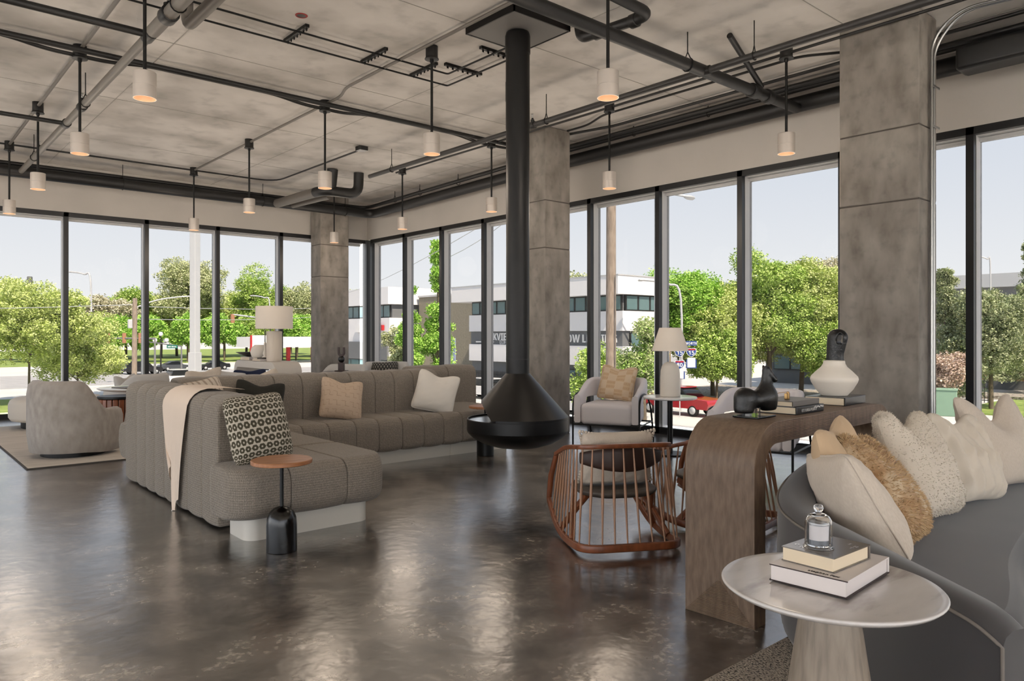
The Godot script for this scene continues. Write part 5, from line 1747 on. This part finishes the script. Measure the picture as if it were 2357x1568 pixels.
func window_chair(label: String, at: Vector3, turn: float) -> void:   # faces -z
	var o := thing("framed_armchair", label, "armchair", at, turn, "white armchairs with black frames")
	var s := S.new()
	s.rbox(V(0, 0.345, -0.02), V(0.60, 0.24, 0.64), 0.055, 5)
	part(o, "seat", s, M.chair_white)
	s = S.new()
	var plan := smooth([V(-0.335, 0, -0.33), V(-0.335, 0, -0.15), V(-0.335, 0, 0.08), V(-0.29, 0, 0.26), V(-0.16, 0, 0.35), V(0, 0, 0.37), V(0.16, 0, 0.35), V(0.29, 0, 0.26), V(0.335, 0, 0.08), V(0.335, 0, -0.15), V(0.335, 0, -0.33)], 6)
	var rows := []
	for i in plan.size():
		var d: Vector3 = (plan[mini(i + 1, plan.size() - 1)] - plan[maxi(i - 1, 0)]).normalized()
		var nn := V(-d.z, 0, d.x)
		var zz: float = plan[i].z
		var y1 := lerpf(0.565, 0.735, smoothstep(-0.33, 0.25, zz))
		var y0 := lerpf(0.245, 0.515, smoothstep(-0.20, -0.06, zz))
		var row := []
		for c in [[0.5, 0.06], [0.5, 0.85], [0.38, 0.96], [0.12, 1.0], [-0.12, 1.0], [-0.38, 0.96], [-0.5, 0.85], [-0.5, 0.06], [-0.35, 0.0], [0.35, 0.0]]:
			row.append(plan[i] + nn * c[0] * 0.075 + V(0, lerpf(y0, y1, c[1]), 0))
		rows.append(row)
	s.grid(rows, true)
	s.fan(rows[0], true); s.fan(rows[-1])
	part(o, "back_and_arms", s, M.chair_white)
	for k in [-1.0, 1.0]:
		s = S.new()
		s.tube(fillet([V(k * 0.385, 0, -0.33), V(k * 0.385, 0.545, -0.33), V(k * 0.385, 0.585, -0.02), V(k * 0.385, 0.42, 0.24), V(k * 0.385, 0.0, 0.40)], 0.16, 8), 0.011, 8)
		part(o, "side_frame", s, M.black_metal)
		s = S.new()
		s.tube([V(k * 0.385, 0.225, -0.33), V(k * 0.385, 0.225, 0.33)], 0.009, 8)
		part(o, "side_rail", s, M.black_metal)
	for z in [-0.33, 0.30]:
		s = S.new()
		s.tube([V(-0.385, 0.225, z), V(0.385, 0.225, z)], 0.009, 8)
		part(o, "cross_rail", s, M.black_metal)

func window_chairs() -> void:
	window_chair("white armchair with a black tube frame and a checkered cushion beside the column", V(6.56, 0, -5.74), deg_to_rad(116))
	window_chair("white armchair with a black tube frame behind the ribbed console", V(6.20, 0, -3.66), deg_to_rad(104))
	cushion("throw_pillow", "tan checkered pillow with a pale edge in the white armchair by the column", M.block_print, V(6.66, 0.47, -5.82), -66, -20, -5, 0.46, 0.44, 0.14, {seed = 31, piping = 0.006, chop = 0.04})
	var o := thing("pedestal_table", "round white-topped table with a black stem between the white armchairs", "table", V(6.32, 0, -4.75))
	var s := S.new()
	s.lathe([[0.0, 0.578], [0.26, 0.578], [0.275, 0.586], [0.275, 0.600], [0.27, 0.604], [0.0, 0.604]], 56)
	part(o, "table_top", s, M.marble_white)
	s = S.new()
	s.lathe([[0.027, 0.012], [0.027, 0.578]], 20)
	part(o, "stem", s, M.black_metal)
	s = S.new()
	disc(s, 0.17, 0.0, 0.014)
	part(o, "base", s, M.black_metal)
	o = thing("table_lamp", "white bullet-shaped lamp with a tapered shade on the round white table", "lamp", V(6.32, 0.604, -4.75), 0, "table lamps")
	s = S.new()
	s.lathe([[0.0, 0.0], [0.098, 0.0], [0.103, 0.006], [0.101, 0.20], [0.097, 0.27], [0.085, 0.315], [0.06, 0.345], [0.03, 0.36], [0.0, 0.362]], 40)
	part(o, "body", s, M.ceramic)
	s = S.new()
	s.lathe([[0.006, 0.36], [0.006, 0.70]], 10)
	part(o, "rod", s, M.brass)
	s = S.new()
	s.lathe([[0.19, 0.475], [0.112, 0.715], [0.112, 0.715], [0.108, 0.715], [0.108, 0.715], [0.186, 0.475], [0.186, 0.475], [0.19, 0.475]], 48)
	part(o, "shade", s, M.shade)
	s = S.new()
	s.lathe([[0.0, 0.70], [0.012, 0.703], [0.012, 0.725], [0.0, 0.73]], 12)
	part(o, "finial", s, M.black_metal)

func rocking_chair(label: String, at: Vector3, turn: float) -> Node3D:   # faces -z
	var o := thing("rocking_chair", label, "rocking chair", at, turn, "spindle-back rocking chairs")
	var top := fillet([V(-0.27, 0.47, -0.34), V(-0.285, 0.565, -0.02), V(-0.275, 0.605, 0.27), V(0.275, 0.605, 0.27), V(0.285, 0.565, -0.02), V(0.27, 0.47, -0.34)], 0.10, 7)
	var low := fillet([V(-0.30, 0.16, -0.42), V(-0.31, 0.05, -0.2), V(-0.315, 0.022, 0.05), V(-0.30, 0.045, 0.37), V(0.30, 0.045, 0.37), V(0.315, 0.022, 0.05), V(0.31, 0.05, -0.2), V(0.30, 0.16, -0.42)], 0.13, 7)
	var s := S.new()
	s.ribbon(top, 0.034, 0.026)
	part(o, "top_rail", s, M.wood_walnut)
	s = S.new()
	s.ribbon(low, 0.03, 0.045)
	part(o, "rocker_rail", s, M.wood_walnut)
	for k in [-1.0, 1.0]:
		s = S.new()
		s.tube([V(k * 0.27, 0.47, -0.34), V(k * 0.292, 0.32, -0.395), V(k * 0.30, 0.16, -0.42)], [0.016, 0.02, 0.018], 10)
		part(o, "front_post", s, M.wood_walnut)
		s = S.new()
		s.ribbon([V(k * 0.20, 0.30, 0.12), V(k * 0.23, 0.21, 0.02), V(k * 0.30, 0.04, -0.12)], 0.028, 0.045, Vector3.BACK)
		part(o, "leg", s, M.wood_walnut)
		s = S.new()
		s.ribbon([V(k * 0.20, 0.30, -0.16), V(k * 0.25, 0.19, -0.02), V(k * 0.30, 0.04, 0.14)], 0.028, 0.045, Vector3.BACK)
		part(o, "leg", s, M.wood_walnut)
	var ln := func(p: Array) -> Array:
		var d := [0.0]
		for i in range(1, p.size()):
			d.append(d[-1] + p[i].distance_to(p[i - 1]))
		return d
	var at_ := func(p: Array, d: Array, t: float) -> Vector3:
		var x: float = t * d[-1]
		for i in range(1, p.size()):
			if d[i] >= x:
				return p[i - 1].lerp(p[i], (x - d[i - 1]) / maxf(d[i] - d[i - 1], 1e-6))
		return p[-1]
	var dt: Array = ln.call(top)
	var dl: Array = ln.call(low)
	for k in 26:
		var t := 0.06 + 0.88 * k / 25.0
		var a: Vector3 = at_.call(top, dt, t)
		var b: Vector3 = at_.call(low, dl, t)
		s = S.new()
		s.tube([b, b.lerp(a, 0.3), b.lerp(a, 0.52), b.lerp(a, 0.75), a], [0.0045, 0.0062, 0.0088, 0.0062, 0.0045], 8, false)
		part(o, "spindle", s, M.wood_spindle)
	s = S.new()
	s.sweep(rrect(0.50, 0.50, 0.2, 8), [[0.10, 0.275], [0.02, 0.295], [0.0, 0.315], [0.01, 0.33], [0.05, 0.338]])
	part(o, "seat", s, M.leather_seat)
	s = S.new()   # curved back pad under the top rail
	var rows := []
	for i in 13:
		var u := -1.0 + i / 6.0
		var row := []
		var zc := 0.245 - 0.11 * u * u
		var hh := 0.075 * (1 - 0.55 * u * u)
		for q in 10:
			var a := TAU * q / 10
			row.append(V(u * 0.25, 0.52 + sin(a) * hh, zc + cos(a) * 0.016))
		rows.append(row)
	s.grid(rows, true)
	s.fan(rows[0], true); s.fan(rows[-1])
	part(o, "back_pad", s, M.leather)
	return o

func rocking_chairs() -> void:
	rocking_chair("walnut rocking chair with a spindle cage back and a cream pillow", V(3.46, 0, -3.03), deg_to_rad(-30))
	rocking_chair("second walnut spindle rocking chair half hidden by the ribbed console", V(4.27, 0, -2.84), deg_to_rad(9))
	var c := cushion("throw_pillow", "cream pillow with scalloped edging in the nearer rocking chair", M.linen_cream, V(3.40, 0.41, -2.98), -30, -13, 2, 0.48, 0.34, 0.17, {seed = 33, wrinkle = 0.02})
	c.position = V(3.45, 0.335, -3.01)
	c.rotation_degrees = V(-9, 150, 0)
	var s := S.new()
	for k in 26:
		var u := -0.235 + 0.47 * k / 25.0
		s.rbox(V(u, 0.34 - 0.03 * (1 - pow(u / 0.24, 2)), 0), V(0.018, 0.02, 0.02), 0.009, 2)
	for k in 20:
		for e in [-1.0, 1.0]:
			var y := 0.02 + 0.31 * k / 19.0
			s.rbox(V(e * (0.24 - 0.03 * (1 - pow((y - 0.17) / 0.17, 2))), y, 0), V(0.02, 0.018, 0.02), 0.009, 2)
	part(c, "scalloped_edge", s, M.linen_cream)

func console() -> void:
	var o := thing("ribbed_console", "brown reeded waterfall console table behind the velvet sofa", "console table", V(2.83, 0, -1.69), deg_to_rad(3.0))
	var s := S.new()
	s.t = Transform3D(Basis(), V(0, 0, -0.17))
	waterfall(s, 1.60, 0.865, 0.095, 0.20, 0.34, 52)
	part(o, "reeded_body", s, M.wood_ribbed)
	s = S.new()   # the mitred triangle at the foot of the leg, whose reeds lie level
	for k in 26:
		var y := 0.0065 * k
		var hw := 0.165 * (1 - y / 0.17)
		var a := V(-0.0035, y, -0.17)
		s.quad(a + V(0.003, 0, -hw), a + V(0.003, 0, hw), a + V(0, 0.002, hw), a + V(0, 0.002, -hw))
		s.quad(a + V(0, 0.002, -hw), a + V(0, 0.002, hw), a + V(0, 0.0045, hw), a + V(0, 0.0045, -hw))
		s.quad(a + V(0, 0.0045, -hw), a + V(0, 0.0045, hw), a + V(0.003, 0.0062, hw), a + V(0.003, 0.0062, -hw))
	part(o, "mitred_foot", s, M.wood_ribbed)
	var top := func(x: float, z: float, y := 0.0) -> Vector3:
		return o.transform * V(x, 0.866 + y, z)
	var yaw := deg_to_rad(3.0)
	# horse
	var h := thing("horse_sculpture", "black carved legless horse on pins over a glass plate on the console", "sculpture", top.call(0.30, -0.16), yaw)
	s = S.new()
	s.rbox(V(0, 0.004, 0), V(0.17, 0.008, 0.13), 0.002, 1)
	part(h, "plate", s, mat("plate_glass", Color(0.04, 0.05, 0.055), 0.05))
	s = S.new()
	for x in [0.01, 0.035]:
		s.tube([V(x, 0.008, 0.022 if x < 0.02 else -0.01), V(x, 0.06, 0.022 if x < 0.02 else -0.01)], 0.0025, 6)
	part(h, "pin", s, M.black_metal)
	s = S.new()
	blob(s, V(-0.12, 0.0, -0.07), V(0.13, 0.24, 0.07), 0.0065, func(p: Vector3) -> float:
		var d := cap(p, V(-0.04, 0.075, 0), V(0.05, 0.075, 0), 0.041, 0.036)
		var r := cap(p, V(-0.048, 0.082, 0), V(-0.052, 0.04, 0), 0.046, 0.043)
		r = maxf(r, 0.018 - p.y)
		d = smin(d, r, 0.015)
		d = smin(d, maxf(cap(p, V(0.065, 0.085, 0), V(0.072, 0.05, 0), 0.04, 0.036), 0.028 - p.y), 0.03)
		d = smin(d, cap(p, V(0.06, 0.095, 0), V(0.055, 0.200, 0.006), 0.031, 0.0145), 0.04)
		d = smin(d, cap(p, V(0.058, 0.203, 0.006), V(0.090, 0.160, 0.022), 0.0155, 0.0115), 0.012)
		d = minf(d, cap(p, V(0.048, 0.213, 0.014), V(0.046, 0.224, 0.018), 0.0055, 0.004))
		return minf(d, cap(p, V(0.048, 0.213, -0.004), V(0.046, 0.224, -0.008), 0.0055, 0.004)))
	var hb := part(h, "body", s, M.carved_black)
	hb.rotation.y = deg_to_rad(-27)
	hb.scale = Vector3.ONE * 1.08
	# books
	var b := book(top.call(0.66, -0.155), yaw, 0.30, 0.20, 0.036, M.cover_black, M.paper, "lower book of the pair beside the horse, black glossy spine", "books on the ribbed console")
	var tx := text("VICTORIA PRINCE", 0.014, 0.001)
	var l := part(b, "spine_lettering", tx, M.silver_print)
	l.position = V(-0.02, 0.017, 0.1035)
	s = S.new()
	for k in 9:
		s.box(V(0.04 + k * 0.012, 0.026 + 0.003 * sin(k * 2.3), 0.1028), V(0.012, 0.006, 0.0012))
	part(b, "spine_picture", s, M.silver_print)
	book(top.call(0.655, -0.165, 0.036), yaw, 0.285, 0.185, 0.026, M.cover_grey, M.paper, "upper book of the pair beside the horse, grey cover", "books on the ribbed console")
	var w := thing("brass_holder", "small brass match holder on the grey book beside the horse", "ornament", top.call(0.62, -0.16, 0.062), yaw)
	s = S.new()
	s.rbox(V(0, 0.015, 0), V(0.014, 0.03, 0.014), 0.003, 2)
	s.rbox(V(0.012, 0.019, 0.004), V(0.012, 0.038, 0.012), 0.003, 2)
	s.rbox(V(0.024, 0.015, 0), V(0.013, 0.03, 0.013), 0.003, 2)
	part(w, "tubes", s, M.brass)
	s = S.new()
	s.tube([V(0.01, 0.036, 0), V(-0.05, 0.028, -0.04)], 0.0015, 6)
	part(w, "rod", s, M.brass)
	book(top.call(1.27, -0.185), yaw + 0.04, 0.31, 0.215, 0.043, M.cover_black, M.paper, "thick book with a black cover under the round cream vase", "books on the ribbed console")
	var v := thing("pottery_vase", "squat cream vase with a narrow neck standing on the thick black book", "vase", top.call(1.265, -0.19, 0.043), 0)
	s = S.new()
	s.lathe([[0.0, 0.0], [0.066, 0.0], [0.07, 0.003], [0.098, 0.035], [0.121, 0.075], [0.126, 0.092], [0.122, 0.107], [0.095, 0.135], [0.068, 0.16], [0.058, 0.178], [0.056, 0.193], [0.052, 0.195], [0.049, 0.19], [0.05, 0.175], [0.09, 0.13], [0.0, 0.08]], 56)
	part(v, "body", s, M.ceramic)
	v = thing("openwork_sculpture", "tall black carved sculpture with an oval hole behind the cream vase", "sculpture", top.call(1.47, -0.25), yaw + 1.5 + PI)
	s = S.new()
	s.rbox(V(0, 0.045, 0), V(0.085, 0.09, 0.07), 0.003, 1)
	part(v, "base", s, M.ceramic)
	s = S.new()
	blob(s, V(-0.09, 0.08, -0.05), V(0.09, 0.44, 0.05), 0.0085, func(p: Vector3) -> float:
		var d := cap(V(p.x * 0.85, p.y, p.z * 1.5), V(-0.006, 0.12, 0), V(-0.012, 0.22, 0), 0.038, 0.035)
		d = smin(d, cap(V(p.x * 0.85, p.y, p.z * 1.5), V(-0.02, 0.25, 0), V(-0.004, 0.365, 0), 0.042, 0.052), 0.03)
		d = maxf(d, 0.088 - p.y)
		return maxf(d, -cap(V(p.x, p.y, 0), V(0.018, 0.345, 0), V(0.022, 0.375, 0), 0.016, 0.012)))
	part(v, "carving", s, M.carved_black)

func text(t: String, size: float, depth: float, bold := true) -> TextMesh:
	var m := TextMesh.new()
	var f := SystemFont.new()
	f.font_names = PackedStringArray(["Droid Sans"])
	f.font_weight = 700 if bold else 400
	m.font = f
	m.text = t
	m.font_size = 24
	m.pixel_size = size / 17.0
	m.depth = depth
	m.curve_step = 2.0
	return m

func velvet_sofa() -> void:
	var o := thing("velvet_sofa", "curved dark grey velvet sofa in the right foreground", "sofa")
	var raw := [[2.17, -0.60, 0.49], [2.19, -0.68, 0.53], [2.25, -0.84, 0.555], [2.36, -1.02, 0.565], [2.50, -1.22, 0.57], [2.60, -1.38, 0.58], [2.70, -1.50, 0.60], [2.85, -1.59, 0.63], [3.05, -1.64, 0.67], [3.3, -1.655, 0.70], [3.8, -1.67, 0.71], [4.5, -1.69, 0.71], [5.3, -1.6, 0.71], [5.9, -1.35, 0.68]]
	var p := smooth(raw.map(func(q): return V(q[0], q[2], q[1])), 5)
	var rows := []
	var inner := []
	var pipe := []
	for i in p.size():
		var d: Vector3 = p[mini(i + 1, p.size() - 1)] - p[maxi(i - 1, 0)]
		d.y = 0
		d = d.normalized()
		var nn := V(-d.z, 0, d.x)
		var h: float = p[i].y
		var f := V(p[i].x, 0, p[i].z)
		var row := []
		for c in [[0.05, 0.03], [0.02, 0.08], [0.0, 0.2], [0.0, h - 0.035], [0.0, h - 0.035], [0.015, h - 0.012], [0.05, h], [0.10, h - 0.004], [0.14, h - 0.03], [0.155, h - 0.09], [0.16, 0.30], [0.16, 0.10]]:
			row.append(f + nn * c[0] + V(0, c[1], 0))
		rows.append(row)
		inner.append(f + nn * 0.13)
		pipe.append(f + V(0, h - 0.034, 0) - nn * 0.002)
	var s := S.new()
	s.grid(rows, true)
	s.fan(rows[0], true); s.fan(rows[-1])
	part(o, "back_and_arms", s, M.velvet)
	s = S.new()
	var r0: Array = rows[0]
	s.tube([r0[0], r0[2]] + pipe, 0.005, 6)
	part(o, "outer_piping", s, M.piping)
	s = S.new()
	s.tube([rows[33][1] + V(-0.001, 0, 0), rows[33][2], rows[33][3]], 0.003, 5)
	part(o, "back_seam", s, M.piping)
	var plan := []
	for i in range(12, p.size()):
		plan.append(Vector2(inner[i].x, inner[i].z))
	for q in smooth([Vector2(5.9, -0.75), Vector2(5.0, -0.90), Vector2(4.2, -0.95), Vector2(3.4, -0.86), Vector2(2.9, -0.73), Vector2(2.66, -0.68), Vector2(2.54, -0.70), Vector2(2.46, -0.76)], 6):
		plan.append(q)
	s = S.new()
	s.sweep(plan, [[0.05, 0.03], [0.02, 0.06], [0.0, 0.12], [0.0, 0.31], [0.004, 0.345], [0.014, 0.375], [0.030, 0.392], [0.05, 0.398]])
	part(o, "seat", s, M.velvet)
	var g := "cushions on the velvet sofa"
	cushion("sofa_pillow", "cream linen pillow with a zipped seam, nearest in the velvet sofa", M.linen_cream, V(2.95, 0.39, -1.20), 52, -28, -10, 0.44, 0.46, 0.19, {seed = 41, wrinkle = 0.01, piping = 0.005, group = g})
	var c := cushion("sofa_pillow", "tan and cream long-haired fur pillow in the velvet sofa", M.fur_tan, V(3.24, 0.39, -1.20), 16, -32, -8, 0.50, 0.52, 0.19, {seed = 42, chop = 0.05, round = 0.2, group = g})
	fur(c, 0.50, 0.52, 0.19, M.fur_hair, 9000, 0.017, 5, {seed = 42, chop = 0.05, round = 0.2})
	cushion("sofa_pillow", "tan plush pillow whose corner shows behind the fur one", M.plush_tan, V(3.14, 0.39, -1.38), 12, -14, 4, 0.50, 0.52, 0.18, {seed = 43, chop = 0.03, group = g})
	c = cushion("sofa_pillow", "large ivory plush pillow with a chopped top in the middle of the velvet sofa", M.fur_ivory, V(3.72, 0.39, -1.28), 0, -22, -4, 0.56, 0.56, 0.20, {seed = 44, chop = 0.09, wrinkle = 0.02, round = 0.24, group = g})
	fur(c, 0.56, 0.56, 0.20, M.fur_ivory, 7000, 0.007, 6, {seed = 44, chop = 0.09, wrinkle = 0.02, round = 0.24})
	cushion("sofa_pillow", "ivory pillow with puffed fur ridges right of the large plush one", M.fur_ivory, V(4.26, 0.39, -1.27), -8, -22, -4, 0.50, 0.50, 0.17, {seed = 45, rib = 0.022, ribs = 6.0, n = 44, chop = 0.06, round = 0.16, group = g})
	cushion("sofa_pillow", "oatmeal two-tone pillow with pointed corners at the right edge", M.linen_cream, V(4.84, 0.39, -1.28), -14, -20, 0, 0.58, 0.56, 0.18, {seed = 46, chop = 0.15, group = g})
	var r := thing("area_rug", "flecked cream rug under the velvet sofa and the marble table", "rug", V(3.3, 0, 0.15))
	s = S.new()
	s.rbox(V(0, 0.0075, 0), V(4.4, 0.015, 3.4), 0.006, 2)
	part(r, "pile", s, M.rug_fleck)

func marble_table() -> void:
	var o := thing("pedestal_table", "round veined marble table on a tapered grey wood pedestal in the foreground", "table", V(1.895, 0.015, -0.915))
	var s := S.new()
	s.lathe([[0.0, 0.556], [0.20, 0.556], [0.262, 0.572], [0.271, 0.580], [0.272, 0.584], [0.268, 0.588], [0.255, 0.585], [0.0, 0.585]], 72)
	part(o, "table_top", s, M.marble)
	s = S.new()
	s.lathe([[0.0, 0.0], [0.145, 0.0], [0.148, 0.006], [0.068, 0.55], [0.075, 0.557], [0.0, 0.557]], 48)
	part(o, "pedestal", s, M.wood_grey)
	var y := 0.604
	var b := book(V(1.94, y, -0.935), PI / 2 + 0.06, 0.20, 0.285, 0.043, M.cover_white, M.cover_white, "large white book at the bottom of the stack on the marble table", "books on the marble table")
	var l := part(b, "cover_lettering", text("stephen few", 0.0095, 0.0008), M.ink)
	l.transform = Transform3D(Basis(Vector3.RIGHT, -PI / 2).rotated(Vector3.UP, 0), V(-0.035, 0.0435, -0.125))
	l.rotation = V(-PI / 2, PI, 0)
	s = S.new()
	s.box(V(0, 0.0016, 0), V(0.201, 0.0033, 0.286))
	s.box(V(0, 0.0414, -0.1415), V(0.201, 0.003, 0.003))
	part(b, "dark_edge", s, M.cover_brown)
	b = book(V(1.938, y + 0.0435, -0.945), PI / 2 - 0.03, 0.145, 0.195, 0.038, M.cover_taupe, M.paper, "smaller taupe book with silver letters under the glass bell", "books on the marble table")
	var k := 0
	for q in [["O", -0.052, 0.055], ["N", -0.030, 0.066], ["T", 0.055, -0.025], ["H", 0.058, -0.045], ["I", 0.035, -0.058]]:
		l = part(b, "cover_letter", text(q[0], 0.013, 0.0006), M.silver_print)
		l.position = V(-q[1], 0.0385, -q[2])
		l.rotation = V(-PI / 2, PI, 0)
		k += 1
	var at := V(1.905, y + 0.0825, -0.95)
	var glass := mat("clear_glass", Color(1, 1, 1, 0.0), 0.0)
	glass.refraction_enabled = true
	glass.refraction_scale = 0.05
	o = thing("glass_bell", "clear glass bell with a ball knob on the taupe book", "glass bell", at)
	s = S.new()
	s.lathe([[0.0335, 0.0], [0.038, 0.0], [0.039, 0.002], [0.036, 0.005], [0.0345, 0.01], [0.0345, 0.062], [0.033, 0.072], [0.027, 0.082], [0.016, 0.088], [0.009, 0.0905], [0.0085, 0.094], [0.011, 0.097], [0.0125, 0.103], [0.011, 0.109], [0.007, 0.1125], [0.0, 0.1135]], 48)
	s.lathe([[0.0, 0.0855], [0.015, 0.0845], [0.0255, 0.0795], [0.031, 0.071], [0.0325, 0.062], [0.0325, 0.004], [0.0335, 0.0]], 48)
	part(o, "dome", s, glass)
	o = thing("candle_jar", "small glass candle with a white and black label inside the bell", "candle", at)
	s = S.new()
	s.lathe([[0.0, 0.001], [0.027, 0.001], [0.028, 0.003], [0.028, 0.066], [0.0275, 0.066], [0.0262, 0.066], [0.026, 0.008], [0.0, 0.006]], 40)
	part(o, "jar", s, glass)
	s = S.new()
	s.lathe([[0.0, 0.0075], [0.0255, 0.0075], [0.0255, 0.042], [0.0, 0.042]], 32)
	part(o, "wax", s, mat("wax", Color(0.86, 0.83, 0.79), 0.4))
	for q in [[0.022, 0.060, "label_paper", M.cover_white], [0.008, 0.022, "label_band", M.cover_black]]:
		s = S.new()
		var rows := []
		for i in 2:
			var row := []
			for j in 13:
				var a := PI * 0.52 + PI * 0.62 * j / 12
				row.append(V(cos(a) * 0.0284, q[0] if i == 0 else q[1], sin(a) * 0.0284))
			rows.append(row)
		s.grid(rows)
		part(o, q[2], s, q[3])
